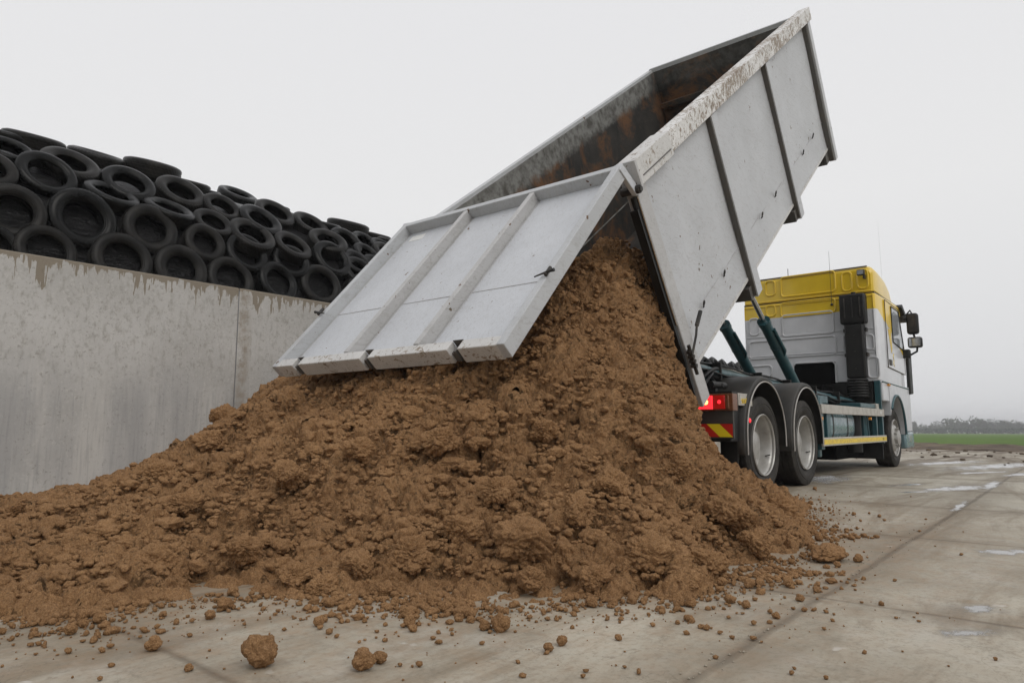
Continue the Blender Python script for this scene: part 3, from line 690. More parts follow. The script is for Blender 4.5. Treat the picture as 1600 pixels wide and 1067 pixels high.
TR = [  # azimuth found from the photo's skyline, distance, height, width, label, shape
 (1428, 480, 7.6, 4.5, 'slim pointed tree nearest the truck\'s front on the horizon', 1),
 (1422, 500, 5.4, 8, 'low rounded tree right behind the truck\'s bumper on the horizon', 0), (1434, 500, 5.4, 8, 'low rounded tree just right of the slim pointed one', 0),
 (1442, 500, 5.5, 8, 'small rounded tree left of the misty tree', 0), (1452, 500, 5.6, 9, 'second rounded tree left of the misty tree', 0), (1461, 500, 5.3, 8, 'rounded tree touching the misty tree from the left', 0),
 (1472, 760, 11.0, 15, 'faintest misty tree, farthest back, between low trees and the big mass', 0), (1474, 500, 4.8, 6, 'small bush like tree in front of the misty tree', 0),
 (1486, 470, 9.0, 12, 'left shoulder of the big dark tree mass, rounded and tall', 0), (1494, 480, 8.6, 12, 'tree on the right flank of the tall rounded one', 0), (1503, 480, 7.2, 11, 'lower tree in the dip of the big tree mass', 0),
 (1518, 450, 8.6, 10, 'clear round crowned tree in the middle of the tree line', 0), (1527, 480, 8.0, 10, 'tree right behind the round crowned middle tree', 0), (1533, 480, 8.6, 6, 'narrow tree rising above the line right of the middle', 1),
 (1540, 480, 8.2, 9, 'broad tree right of the narrow rising one', 0), (1548, 480, 7.5, 11, 'even topped tree of the right half of the line', 0), (1556, 480, 7.2, 11, 'flat topped tree left of the loose crowned tree', 0),
 (1570, 480, 8.4, 7, 'loose crowned tree standing above the right end of the line', 1), (1564, 490, 7.0, 10, 'low tree under the left side of the loose crowned one', 0), (1576, 490, 7.4, 10, 'low tree under the right side of the loose crowned one', 0),
 (1584, 490, 6.6, 10, 'second last tree at the photo\'s right edge', 0), (1592, 490, 6.2, 10, 'last but lowest tree at the photo\'s right edge', 0), (1601, 490, 6.4, 11, 'tree cut by the photo\'s right edge', 0)]
for px, d, h, w, lab, shp in TR:
    r_ = ray(px, 668); az = math.degrees(math.atan2(r_.y, r_.x))
    far_tree(az, d, h*.96, w, lab, M['leafa'], shp)
hd = MB(); rs = random.Random(5)
for k in range(5200):
    az = rs.uniform(-9, 20); d = rs.uniform(398, 410); x, y = d*math.cos(R(az)), d*math.sin(R(az)); z = gz(x, y)
    hh_ = 2.4+.9*mnoise.noise(Vector((az*2.2, 0, 0)))+.5*mnoise.noise(Vector((az*9, 0, 3)))
    p = Vector((x, y, z+hh_*rs.random()**.6)); s = rs.uniform(.35, .75)
    u = Vector((rs.gauss(0, 1), rs.gauss(0, 1), rs.gauss(0, 1))).normalized(); v = u.orthogonal().normalized()
    hd.add([p+u*s, p+v*s, p-u*s, p-v*s], [(0, 1, 2, 3)])
tag(hd.build('hedge', M['leafb'], fix=False), 'long low dark hedge running along the far edge of the green field', 'hedge', kind='stuff')

# ------------------------------------------------------------------ retaining wall
WY, WT = 8.12, 2.43
wall = empty('concrete_wall', (1, WY, 0), 'tall grey precast concrete wall with brown run down stains under its top edge', 'wall')
for (a, b) in ((-9.6, -2.59), (-2.58, 4.415), (4.427, 11.4), (11.412, 18.4), (18.412, 25.4)):
    m = MB(); m.box(a, b, WY, WY+.15, -.02, WT); m.build('wall_panel', M['wall'], wall, bevel=.012)
m = MB(); m.box(4.41, 4.432, WY+.01, WY+.10, 0, WT-.03); m.build('joint_strip', simple('joint_mortar', (.20, .205, .21), .8), wall)

# ------------------------------------------------------------------ tyre-covered clamp behind the wall
PR = [(8.30, 2.18), (8.40, 2.45), (8.50, 2.85), (8.70, 3.27), (9.04, 3.66), (9.5, 3.98), (10.05, 4.19), (10.8, 4.30), (12.5, 4.34)]
def kx(X):
    return 1.0 if X < 9 else max(.28, 1-(X-9)*.085)
def prof(Y, X):
    if Y <= PR[0][0]: z = PR[0][1]
    else:
        for (a, b), (c, d) in zip(PR, PR[1:]):
            if Y <= c: z = b+(d-b)*(Y-a)/(c-a); break
        else: z = PR[-1][1]
    return 2.18+(z-2.18)*kx(X)
nx, nr = 260, 44; X_ = np.linspace(-3, 25, nx); vs = []
for X in X_:
    for j in range(nr):
        Y = 8.28+(j/(nr-1))**1.6*4.2
        z = prof(Y, X)-.13+.12*min(1, max(0, (Y-8.9)/.8))+.05*mnoise.noise(Vector((X*1.3, Y*1.3, 0)))+.03*mnoise.noise(Vector((X*4.1, Y*4.1, 4)))
        if j == 0: z = 1.2
        vs.append((X, Y, z))
fq = [(i*nr+j, (i+1)*nr+j, (i+1)*nr+j+1, i*nr+j+1) for i in range(nx-1) for j in range(nr-1)]
o = MB().add(vs, fq).build('plastic_sheet', M['plastic'], smooth=True)
tag(o, 'glossy black plastic sheet drawn over the silage mound behind the wall, under the tyres', 'plastic sheet')

def tyre_profile(Ro, W, ri):
    # closed loop (radius, height): outer shell then inner shell
    hw = W/2; o = []
    o += [(ri, -hw*.62), (ri+.012, -hw*.74), (ri+(Ro-ri)*.35, -hw*.97), (ri+(Ro-ri)*.62, -hw), (Ro*.955, -hw*.86), (Ro*.985, -hw*.74)]
    for t in (-.62, -.34, -.30, -.04, .04, .30, .34, .62):
        o.append((Ro, hw*t*1.05) if abs(t) not in (.30, .04) else (Ro, hw*t*1.05))
    # grooves
    o = o[:6]+[(Ro, -hw*.66), (Ro, -hw*.40), (Ro-.008, -hw*.38), (Ro-.008, -hw*.30), (Ro, -hw*.28), (Ro, -hw*.05), (Ro-.008, -hw*.03), (Ro-.008, hw*.03), (Ro, hw*.05), (Ro, hw*.28), (Ro-.008, hw*.30), (Ro-.008, hw*.38), (Ro, hw*.40), (Ro, hw*.66)]
    o += [(Ro*.985, hw*.74), (Ro*.955, hw*.86), (ri+(Ro-ri)*.62, hw), (ri+(Ro-ri)*.35, hw*.97), (ri+.012, hw*.74), (ri, hw*.62)]
    o += [(ri+.004, hw*.50), (ri+(Ro-ri)*.35, hw*.80), (Ro*.93, hw*.62), (Ro*.955, 0), (Ro*.93, -hw*.62), (ri+(Ro-ri)*.35, -hw*.80), (ri+.004, -hw*.50)]
    return o
TM = []
for k, (W, ri) in enumerate([(.215, .55), (.205, .58), (.225, .53), (.20, .60)]):
    m = MB(); m.lathe(tyre_profile(.5, W/.62, .5*ri), (0, 0, 0), 'z', 44)
    for mat in ('tyre', 'tyre2'):
        ob = m.build('tyre', M[mat], smooth=50); TM.append(ob.data); bpy.data.objects.remove(ob)
def q5(x, y): return (x/4.447, 190+y/4.447)
def q6(x, y): return (300+x/5, 270+y/5)
TY = [
 # row, pixel, long axis in px, lean of the slope, turn
 ('lowest', q5(-60, 880), 64, 76, 0), ('lowest', q5(305, 915), 97, 76, 4), ('lowest', q5(835, 975), 95, 76, 0), ('lowest', q5(1240, 1040), 83, 76, 0), ('lowest', q6(285, 845), 74, 74, 0), ('lowest', q6(655, 865), 66, 72, 5), ('lowest', q6(990, 890), 66, 74, -6), ('lowest', q6(1330, 960), 64, 70, 0),
 ('second', q5(80, 640), 106, 80, -4), ('second', q5(560, 690), 106, 80, 3), ('second', q5(1030, 762), 86, 77, 0), ('second', q6(85, 562), 66, 73, 0), ('second', q6(412, 642), 68, 68, 0), ('second', q6(762, 705), 58, 66, -8), ('second', q6(1290, 790), 56, 60, 0),
 ('third', q5(-70, 350), 72, 62, 0), ('third', q5(315, 385), 97, 62, 4), ('third', q5(765, 535), 88, 36, 6), ('third', q5(1165, 640), 81, 34, 4), ('third', q6(155, 412), 64, 50, 0), ('third', q6(455, 510), 74, 50, 0), ('third', q6(772, 590), 62, 50, 3), ('third', q6(1080, 690), 64, 64, 0), ('third', q6(1275, 720), 50, 56, 0), ('third', q6(1420, 745), 44, 56, 0),
 ('fourth', q5(55, 215), 76, 44, 0), ('fourth', q5(478, 328), 94, 46, 0), ('fourth', q5(885, 455), 84, 54, -4), ('fourth', q5(1245, 515), 78, 50, 0), ('fourth', q6(225, 290), 62, 52, 0), ('fourth', q6(520, 400), 70, 50, 3),  ('fourth', q6(1052, 560), 60, 46, -12), ('fourth', q6(1190, 552), 54, 56, 0), ('fourth', q6(1350, 650), 40, 52, 0), ('fourth', q6(1500, 640), 38, 52, 0),
 ('upper', q6(640, 338), 64, 48, 0), ('upper', q6(915, 425), 58, 46, 0), ('upper', q6(1345, 558), 46, 48, 0), ('upper', q6(350, 200), 68, 33, 0), ('upper', q6(1480, 600), 40, 48, 0),
 ('crest', q5(230, 160), 98, 17, 0), ('crest', q5(665, 275), 88, 23, 0), ('crest', q5(1055, 352), 92, 15, 0), ('crest', q5(1310, 462), 64, 18, 0), ('crest', q5(40, 130), 90, 19, 0),
 ('crest', q6(90, 165), 40, 20, 0), ('crest', q6(625, 285), 52, 21, 0), ('crest', q6(830, 368), 46, 20, 0), ('crest', q6(1040, 432), 46, 18, 0), ('crest', q6(1215, 440), 66, 16, 0), ('crest', q6(1430, 515), 46, 17, 0), ('crest', q6(1560, 560), 44, 19, 0)]
ORD = ['first', 'second', 'third', 'fourth', 'fifth', 'sixth', 'seventh', 'eighth', 'ninth', 'tenth', 'eleventh', 'twelfth', 'thirteenth']
def major_px(c, n):
    u = n.orthogonal().normalized(); v = n.cross(u); P = []
    for k in range(24):
        q = c+(u*math.cos(k*math.pi/12)+v*math.sin(k*math.pi/12))*.5-Vector((0, 0, CAM_H)); P.append((F_PX*q.dot(rt)/q.dot(fw), F_PX*q.dot(up)/q.dot(fw)))
    return max(math.hypot(P[k][0]-P[k+12][0], P[k][1]-P[k+12][1]) for k in range(12))
for row in ('lowest', 'second', 'third', 'fourth', 'upper', 'crest'):
    lst = sorted([t for t in TY if t[0] == row], key=lambda t: t[1][0])
    for i, (rw, (px, py), mj, s, psi) in enumerate(lst):
        d = ray(px, py); hit = None
        for Yk in np.arange(8.25, 13, .01):
            p = Vector((0, 0, CAM_H))+d*(Yk/d.y)
            if p.z <= prof(Yk, p.x) or Yk > 12.9: hit = p; break
        if row == 'crest' and (hit is None or hit.y > 10.4): hit = Vector((0, 0, CAM_H))+d*(10.3/d.y)
        nrm = Vector((0, -math.sin(R(s)), math.cos(R(s)))); nrm.rotate(Matrix.Rotation(R(psi), 3, 'Z')); D = min(.78, max(.50, 1.09*mj/major_px(hit, nrm)))
        k = random.randrange(8)
        o = bpy.data.objects.new('tyre', TM[k]); COL.objects.link(o); o.location = hit; o.scale = (D, D, D)
        nrm = Vector((0, -math.sin(R(s)), math.cos(R(s)))); nrm.rotate(Matrix.Rotation(R(psi), 3, 'Z'))
        o.rotation_mode = 'QUATERNION'; o.rotation_quaternion = nrm.to_track_quat('Z', 'Y')
        where = {'lowest': 'half behind the wall top, lowest row', 'second': 'standing steep in the second row above the wall', 'third': 'in the third row above the wall', 'fourth': 'in the fourth row above the wall', 'upper': 'just under the crest tyres', 'crest': 'lying nearly flat on the crest against sky'}[row]
        tag(o, 'old tyre %s, %s from left' % (where, ORD[i]), 'tyre', 'old tyres weighing down the black sheet')
# the far end of the clamp, seen below the tipped container
rs = random.Random(3); k = 0
for i in range(11):
    for Y, s in ((8.75, 60), (9.4, 40), (10.1, 25)):
        X = 17.6+i*.72+rs.uniform(-.08, .08)+(.3 if Y == 9.4 else 0)
        o = bpy.data.objects.new('tyre', TM[rs.randrange(8)]); COL.objects.link(o); D = rs.uniform(.60, .70); o.scale = (D, D, D)
        o.location = (X, Y, prof(Y, X)+.02); nrm = Vector((rs.uniform(-.2, .2), -math.sin(R(s)), math.cos(R(s))))
        o.rotation_mode = 'QUATERNION'; o.rotation_quaternion = nrm.to_track_quat('Z', 'Y')
        tag(o, 'far off old tyre on the mound, seen under the tipped container behind the truck frame', 'tyre', 'far tyres seen under the container')

# ------------------------------------------------------------------ the tipped container
YR, YL = 2.66, 5.01                      # outer faces of the side sheets
AU = R(37.0); CU = Vector((math.cos(AU), 0, math.sin(AU))); CW = Vector((.550, 0, -.835))
CA = Vector((4.66, 0, 2.66))
def cf_(u, y, w): return CA+CU*u+CW*w+Vector((0, y, 0))
box = empty('tipping_container', (5.84, 3.83, .95), 'large open grey steel container tipped up on the truck with its tailgate swung open', 'skip container')
L = 6.22
def cbox(u0, u1, y0, y1, w0, w1): return MB().fbox(cf_, u0, u1, y0, y1, w0, w1)
def sheetpoly(y0, y1, name, mat):
    m = MB(); n = 34; vs = []
    # slightly buckled plate between the posts: grid skin outside, flat inside
    outer = y0
    for i in range(n+1):
        u = L*i/n; wb = 1.80+.055*u/L
        for j in range(13):
            w = .03+(wb-.03)*j/12
            bu = .012*math.sin(u*7+j*.25)*math.sin(w/wb*math.pi)+.010*mnoise.noise(Vector((u*1.3, w*1.2, 1)))
            vs.append(cf_(u, outer+bu, w))
    fq = [(i*13+j, (i+1)*13+j, (i+1)*13+j+1, i*13+j+1) for i in range(n) for j in range(12)]
    m.add(vs, fq); o = m.build(name, mat, box, smooth=60, fix=False)
    return o
sheetpoly(YR, 0, 'side_sheet', M['sheet']); sheetpoly(YL, 0, 'side_sheet', M['sheet'])
# inner skins
m = MB(); m.fbox(cf_, 0.02, L, YR+.022, YR+.05, .02, 1.80); m.build('inner_side_plate', M['rust'], box)
m = MB(); m.fbox(cf_, 0.02, L, YL-.05, YL-.022, .0, 1.80); m.build('inner_side_plate', M['rust'], box)
m = MB(); m.fbox(cf_, 0.02, L-.03, YL-.060, YL-.050, .92, .935); m.fbox(cf_, 0.02, L-.03, YL-.060, YL-.050, 1.36, 1.375); m.fbox(cf_, .05, 3.2, YL-.16, YL-.05, 1.58, 1.60); m.build('inner_weld_seam', M['band'], box)
m = MB(); m.fbox(cf_, 0.0, L, YR+.05, YL-.05, 1.80, 1.83); m.build('floor_plate', M['rust'], box)
m = MB(); m.fbox(cf_, L-.06, L, YR+.05, YL-.05, .0, 1.80); m.fbox(cf_, L-.42, L-.06, YR+.05, YL-.05, 1.02, 1.10); m.fbox(cf_, L-.16, L-.06, YR+.05, YL-.05, .50, .58)
m.build('front_wall', M['rust'], box)
m = MB(); m.fbox(cf_, L-.03, L+.05, YR-.03, YL+.03, -.06, .05); m.build('front_rail', M['galv'], box, bevel=.006)
# top rails: a deep flat flange whose paint has flaked off, plus the doubler at its rear end
m = MB(); m.fbox(cf_, .72, L+.16, YR-.085, YR+.07, -.10, .075); m.build('top_rail', M['peel'], box, bevel=.006)
m = MB(); m.fbox(cf_, -.02, .725, YR-.100, YR+.07, -.115, .095); m.build('rail_doubler', M['edge'], box, bevel=.006)
m = MB(); m.fbox(cf_, .06, .68, YR-.106, YR-.099, .028, .037); m.build('weld_bead', M['under'], box)
m = MB(); m.fbox(cf_, -.035, .0, YR-.110, YR+.06, -.12, .10); m.build('rail_end_plate', M['post'], box, bevel=.004)
m = MB(); m.fbox(cf_, 0, L+.10, YL-.024, YL+.07, -.04, .06); m.build('top_rail', M['galv'], box, bevel=.006)
# rear posts (channel section) running on below the floor
for y0, y1 in ((YR-.055, YR+.05), (YL-.05, YL+.055)):
    m = MB(); m.fbox(cf_, -.03, .15, y0, y1, .10, 2.13); m.build('rear_post', M['post'], box, bevel=.008)
m = MB(); m.fbox(cf_, .00, .22, YR+.06, YL-.06, 1.835, 2.02); m.build('rear_sill', M['under'], box, bevel=.006)
# side ribs: a pale outer face, the rear flank's shade put on as a dark strip
def rib(u, y0, y1, wb, name='side_rib'):
    m = MB(); m.fbox(cf_, u-.012, u+.15, y0, y1, .085, wb)
    m.fbox(cf_, u-.022, u-.012, y0+.012, y1, .085, wb-.02, 1)
    return m.build(name, [M['sheet'], M['under']], box, bevel=.004)
for u in (1.86, 3.93):
    rib(u, YR-.065, YR+.005, 2.04); rib(u, YL-.005, YL+.085, 2.04)
    m = MB(); m.fbox(cf_, u-.10, u+.10, YR-.02, YL+.02, 1.90, 2.04); m.fbox(cf_, u-.02, u+.02, YR-.02, YL+.02, 1.84, 1.90); m.build('cross_member', M['under'], box, bevel=.004)
m = MB(); m.fbox(cf_, L-.10, L+.03, YR-.085, YR+.01, .06, 2.06); m.fbox(cf_, L-.135, L-.10, YR-.06, YR+.01, .10, 2.04, 1); m.build('front_post', [M['sheet'], M['under']], box, bevel=.005)  # right post: rear flank's shade put on as a dark strip
m = MB(); m.fbox(cf_, L-.10, L+.03, YL-.01, YL+.085, .06, 2.06); m.build('front_post', M['sheet'], box, bevel=.005)
m = MB(); m.fbox(cf_, L-.30, L+.02, YR, YL, 1.88, 2.04); m.build('cross_member', M['under'], box, bevel=.005)
m = MB(); m.fbox(cf_, .2, L, 3.35, 3.47, 1.835, 2.0); m.fbox(cf_, .2, L, 4.20, 4.32, 1.835, 2.0); m.build('skid_rail', M['under'], box, bevel=.005)
# folded lower edge, chipped
for u0, u1 in ((.15, 1.83), (1.97, 3.90), (4.04, L-.13)):
    w0 = 1.795+.055*(u0+u1)/2/L; MB().fbox(cf_, u0, u1, YR-.012, YR+.02, w0, w0+.03).build('lower_edge', M['edge'], box)
m = MB(); m.fbox(cf_, .15, L-.1, YR-.004, YR+.006, 1.455, 1.458); m.build('fold_line', M['post'], box)
def inv(p):
    d = Vector(p)-CA; det = CU.x*CW.z-CU.z*CW.x
    return ((d.x*CW.z-d.z*CW.x)/det, (CU.x*d.z-CU.z*d.x)/det)
for px, py in [(1101, 476), (1133, 428), (1192, 337), (1213, 304), (1256, 239), (1271, 213)]:
    u, w_ = inv(onY(px, py, YR-.03)); pts = []
    for k in range(9):
        a = math.pi*k/8; pts.append(cf_(u+.018*math.cos(a)-.004, YR-.028-.01*math.sin(a), w_-.03*math.sin(a)-.01))
    pts = [cf_(u+.014, YR-.002, w_+.035)]+pts+[cf_(u-.022, YR-.03, w_+.012)]
    MB().tube(pts, .0065, 6).build('net_hook', M['dark'], box, smooth=True)
# black rubber sealed strut along the rear edge and the gate pivot
pA = cf_(-.055, YR-.02, .16); pB = cf_(-.075, YR-.02, 1.92)
st = MB().tube([pA, pB], .026, 12).build('gate_strut', M['black'], box, smooth=True)
MB().fbox(cf_, -.105, -.088, YR-.05, YR+.02, .25, 1.98).build('rubber_seal', M['black'], st)
MB().tube([cf_(-.045, YR-.052, .16), cf_(-.055, YR-.052, 1.3)], .009, 8).build('strut_rod', M['chrome'], st, smooth=True)
m = MB(); m.tube([cf_(-.06, YR-.10, .10), cf_(-.06, YR+.06, .10)], .034, 16); m.tube([cf_(-.06, YR-.115, .10), cf_(-.06, YR-.10, .10)], .024, 6); m.build('gate_pivot', M['dark'], box, smooth=True)
# spring latch low on the rear post
m = MB(); c0 = cf_(-.02, YR-.085, 1.62)
for k in range(4): m.tube([cf_(-.05+.0, YR-.07, 1.56+.045*k), cf_(-.05, YR-.12, 1.57+.045*k)], .022, 8)
m.tube([cf_(-.05, YR-.10, 1.50), cf_(-.05, YR-.10, 1.78)], .016, 8)
m.build('spring_latch', M['dark'], box, smooth=True)
m = MB(); m.tube([cf_(-.03, YR-.10, 1.60), cf_(.12, YR-.11, 1.50), cf_(.22, YR-.10, 1.44)], .011, 8); m.tube([cf_(.20, YR-.10, 1.455), cf_(.33, YR-.11, 1.385)], .019, 8); m.build('latch_lever', M['dark'], box, smooth=True)

# tailgate, hinged at the top and held out by the load
GD = Vector((-.676, 0, -.737)); GN = Vector((-.737, 0, .676)); GA = Vector((4.46, 0, 2.69)); GL = 2.06; G0, G1 = 2.60, 5.07
def gf(a, y, n): return GA+GD*a+GN*n+Vector((0, y, 0))
MB().fbox(gf, .05, GL-.05, G0+.03, G1-.03, -.110, -.097).build('tailgate_plate', [M['gate']], box)
plate = box.children[-1]
gate = [o for o in COL.objects if o.name.startswith('tailgate_plate')][0]; gate.name = 'tailgate'
def gp(name, mat, *boxes, bevel=.006, **k):
    m = MB()
    for b_ in boxes: m.fbox(gf, *b_)
    return m.build(name, mat, gate, bevel=bevel, **k)
D0 = -.10
gp('top_beam', M['galv'], (0, .065, G0+.06, G1-.06, D0, .0))
gp('side_beam', M['galv'], (0, GL, G0, G0+.062, D0-.01, .004)); gp('side_beam', M['galv'], (0, GL, G1-.062, G1, D0-.01, .004))
for yc in (3.44, 4.20): gp('stiffener', M['post'], (.065, GL-.10, yc-.026, yc+.026, D0, -.004))
# the bottom beam with three bracket slots
ys = [G0+.06, 2.985, 3.075, 3.86, 3.95, 4.71, 4.79, G1-.06]
m = MB()
for a_, b_ in zip(ys[::2], ys[1::2]): m.fbox(gf, GL-.085, GL, a_, b_, D0-.02, .0)
m.build('bottom_beam', M['edge'], gate, bevel=.006)
for a_, b_ in ((2.985, 3.075), (3.86, 3.95), (4.71, 4.79)):
    m = MB(); m.fbox(gf, GL-.085, GL-.02, a_, b_, D0-.02, -.05); m.fbox(gf, GL-.03, GL+.012, a_+.01, a_+.03, -.09, -.01); m.fbox(gf, GL-.085, GL-.09, a_, b_, D0, .0); m.build('bracket_slot', M['under'], gate)
# sheet seams and weld beads, drain sticker
m = MB()
for yc in (G0+.07, 3.40, 3.48, 4.16, 4.24, G1-.07): m.fbox(gf, .07, GL-.11, yc-.004, yc+.004, D0+.003, D0+.008)
m.fbox(gf, 1.30, 1.305, G0+.07, G1-.07, D0+.003, D0+.007); m.build('weld_bead', M['post'], gate)
gp('sticker', M['white'], (.13, .22, 4.74, 4.93, D0+.003, D0+.006), bevel=0)
for yy, sg in ((G0-.005, -1), (G1+.005, 1)):
    m = MB(); m.tube([gf(1.42, yy-sg*.10, .02), gf(1.40, yy+sg*.0, .03), gf(1.39, yy+sg*.05, .03)], [.005, .008, .013], 8); m.tube([gf(1.34, yy-sg*.01, .02), gf(1.42, yy-sg*.01, .02)], .013, 8)
    m.build('gate_catch', M['dark'], gate, smooth=True)
# hinge arms reaching from the gate's top corners back to the pivots
for y0, y1 in ((G0-.012, G0+.03), (G1-.03, G1+.012)):
    m = MB(); P0 = gf(.03, 0, -.03); P1 = cf_(-.06, 0, .10)
    d = (P1-P0).normalized(); nrm = Vector((d.z, 0, -d.x))
    poly = [P0-nrm*.035-d*.03, P0+nrm*.035-d*.03, P1+nrm*.04+d*.03, P1-nrm*.04+d*.03]
    m.hexa([(p.x, y0, p.z) for p in poly]+[(p.x, y1, p.z) for p in poly]); m.build('hinge_arm', M['gate'], gate, bevel=.006)
m = MB(); m.tube([cf_(-.06, G0-.03, .10), cf_(-.06, G0+.05, .10)], .026, 12); m.build('hinge_pin', M['dark'], gate, smooth=True)

# ------------------------------------------------------------------ the truck
truck = empty('tipper_truck', (10.5, 3.84, 0), 'tipper truck with yellow and silver cab and teal underframe, backed up to the heap', 'truck')
TY0, TY1 = 2.62, 5.06
# wheels
def wheel_mesh(xc, y_out, R0, front, sign):
    # sign -1: outer face looks towards -y
    W = .29
    yc = y_out-sign*W/2
    t = MB(); pr = []
    ri = .305
    raw = [(ri, -W*.36), (ri+.02, -W*.43), (.40, -W*.50), (.45, -W*.485), (R0-.02, -W*.46), (R0-.004, -W*.43), (R0, -W*.30), (R0, -W*.27), (R0-.012, -W*.26), (R0-.012, -W*.22), (R0, -W*.21), (R0, -W*.03), (R0-.012, -W*.02), (R0-.012, W*.02), (R0, W*.03), (R0, W*.21), (R0-.012, W*.22), (R0-.012, W*.26), (R0, W*.27), (R0, W*.30), (R0-.004, W*.43), (R0-.02, W*.46), (.45, W*.485), (.40, W*.50), (ri+.02, W*.43), (ri, W*.36)]
    t.lathe(raw, (xc, yc, R0), 'y', 72)
    # shoulder blocks cut by lateral grooves
    n = 46
    for k in range(n):
        a = 2*math.pi*k/n
        for s2 in (-1, 1):
            c, s_ = math.cos(a), math.sin(a); da = .034
            pts = []
            for rr_, yy in ((R0-.035, W*.478), (R0+.001, W*.40), (R0+.002, W*.31), (R0-.02, W*.31)):
                for sg in (-1, 1):
                    aa = a+sg*da; pts.append((xc+rr_*math.cos(aa), yc+s2*yy, R0+rr_*math.sin(aa)))
            t.add([pts[0], pts[1], pts[3], pts[2], pts[4], pts[5]], [(0, 1, 2, 3), (3, 2, 5, 4)])
    # raised sidewall lettering-like bars are left out; ring beads only
    for s2 in (-1, 1):
        t.lathe([(.43, W*.49*s2), (.434, W*.507*s2), (.438, W*.49*s2)], (xc, yc, R0), 'y', 60, closed=False)
    r = MB(); o = -sign     # axis direction from the outside in = o ... outside = sign
    f = lambda d: (-sign*0)+sign*(W/2-d)          # depth d measured inwards from the outer tyre face
    if not front:
        prof = [(.318, f(.012)), (.318, f(.022)), (.300, f(.032)), (.290, f(.05)), (.282, f(.10)), (.270, f(.145)), (.235, f(.165)), (.20, f(.168)), (.145, f(.160)), (.140, f(.10)), (.10, f(.085)), (.0, f(.083))]
    else:
        prof = [(.318, f(.012)), (.318, f(.022)), (.300, f(.030)), (.285, f(.07)), (.270, f(.085)), (.235, f(.03)), (.20, f(.0)), (.165, f(-.01)), (.140, f(-.008)), (.135, f(-.05)), (.10, f(-.062)), (.0, f(-.064))]
    r.lathe(prof, (xc, yc, R0), 'y', 56, closed=False)
    r.lathe([(.322, f(.004)), (.314, f(-.003)), (.306, f(.006)), (.306, f(.02))], (xc, yc, R0), 'y', 56, closed=False)
    h = MB()
    for k in range(10):
        a = 2*math.pi*k/10+.15; rr_ = .168 if not front else .165
        d0 = .160 if not front else -.010
        p = Vector((xc+rr_*math.cos(a), yc+f(d0), R0+rr_*math.sin(a))); h.tube([p, p+Vector((0, sign*.035, 0))], .015, 6)
    for k in range(10 if not front else 8):
        a = 2*math.pi*k/(10 if not front else 8)+.3; rr_ = .222 if not front else .238
        d0 = .1655 if not front else .030
        p = Vector((xc+rr_*math.cos(a), yc+f(d0)+sign*.004, R0+rr_*math.sin(a)))
        h.tube([p, p+Vector((0, sign*.002, 0))], .028 if not front else .022, 12, mi=1)
    v = MB(); a = -.45; v.tube([(xc+.285*math.cos(a), yc+f(.09), R0+.285*math.sin(a)), (xc+.255*math.cos(a), yc+f(.03), R0+.255*math.sin(a))], .006, 6)
    return t, r, h, v
def wheel(xc, sign, front=False, dual=True):
    R0 = .505; y_out = TY0 if sign < 0 else TY1
    t, r, h, v = wheel_mesh(xc, y_out, R0, front, sign)
    w_ = r.build('wheel', M['rim'], truck, loc=(xc, y_out, R0), smooth=35)
    t.build('tyre', M['ttyre'], w_, loc=(xc, y_out, R0), smooth=35, fix=False)
    h.build('wheel_nuts', [M['rim'], M['dark']], w_, loc=(xc, y_out, R0), smooth=True)
    v.build('valve', M['dark'], w_, loc=(xc, y_out, R0))
    if dual:
        t2, r2, _, _ = wheel_mesh(xc, y_out-sign*.34, R0, True, sign)
        t2.build('inner_tyre', M['ttyre'], w_, loc=(xc, y_out, R0), smooth=35, fix=False)
for xc in (7.31, 8.71):
    wheel(xc, -1); wheel(xc, 1)
wheel(13.76, -1, True, False); wheel(13.76, 1, True, False)
MB().box(7.21, 7.41, 3.0, 4.7, .40, .60).box(8.61, 8.81, 3.0, 4.7, .40, .60).box(13.70, 13.82, 2.9, 4.8, .38, .52).build('axle', M['dark'], truck, bevel=.03)
# mudguards over the rear wheels
def guard(xc, y0, y1, x_front=None):
    rad = .615; pts = [(xc-rad, .60)]
    for k in range(0, 25):
        a = math.pi-math.pi*k/24; pts.append((xc+rad*math.cos(a), .60+rad*1.0*math.sin(a)))
    pts[0] = (xc-rad, .42); pts.append((xc+rad, .48))
    m = MB(); th = .016; n = len(pts)
    def off(i, r_):
        a = Vector(pts[max(i-1, 0)]); b = Vector(pts[min(i+1, n-1)]); t = (b-a).normalized(); nn = Vector((-t.y, t.x)); return Vector(pts[i])+nn*r_
    ys_ = [(y0, -.05), (y0+.012, 0), (y0+.05, .012), (y1, .012)]
    vs = []
    for i in range(n):
        for yy, dr in ys_: p = off(i, dr); vs.append((p.x, yy, p.y))
    k = len(ys_); m.add(vs, [(i*k+j, (i+1)*k+j, (i+1)*k+j+1, i*k+j+1) for i in range(n-1) for j in range(k-1)])
    g_ = m.build('mudguard', M['guard'], truck, smooth=40, fix=False); s_ = g_.modifiers.new('thickness', 'SOLIDIFY'); s_.thickness = .012; s_.offset = -1
    tr = MB(); tr.tube([(off(i, -.052).x, y0-.004, off(i, -.052).y) for i in range(n)], .0075, 6); tr.build('edge_trim', M['trim'], g_, smooth=True)
    if y0 < 3.5: MB().tube([(xc-.93, y0+.20, 1.10), (xc-.60, y0+.20, 1.10)], .035, 12).tube([(xc-.72, y0+.16, 1.10), (xc-.72, y0+.30, 1.10)], .022, 8).build('guard_bracket', M['black'], g_, smooth=True)
for xc in (7.31, 8.71):
    guard(xc, 2.585, 3.28); guard(xc, 4.40, 5.10)
# rubber flap behind the first guard and the dark boxwork between
for y0 in (2.66, 4.42):
    MB().box(6.675, 6.69, y0, y0+.62, .12, .62).build('mudflap', M['black'], truck)
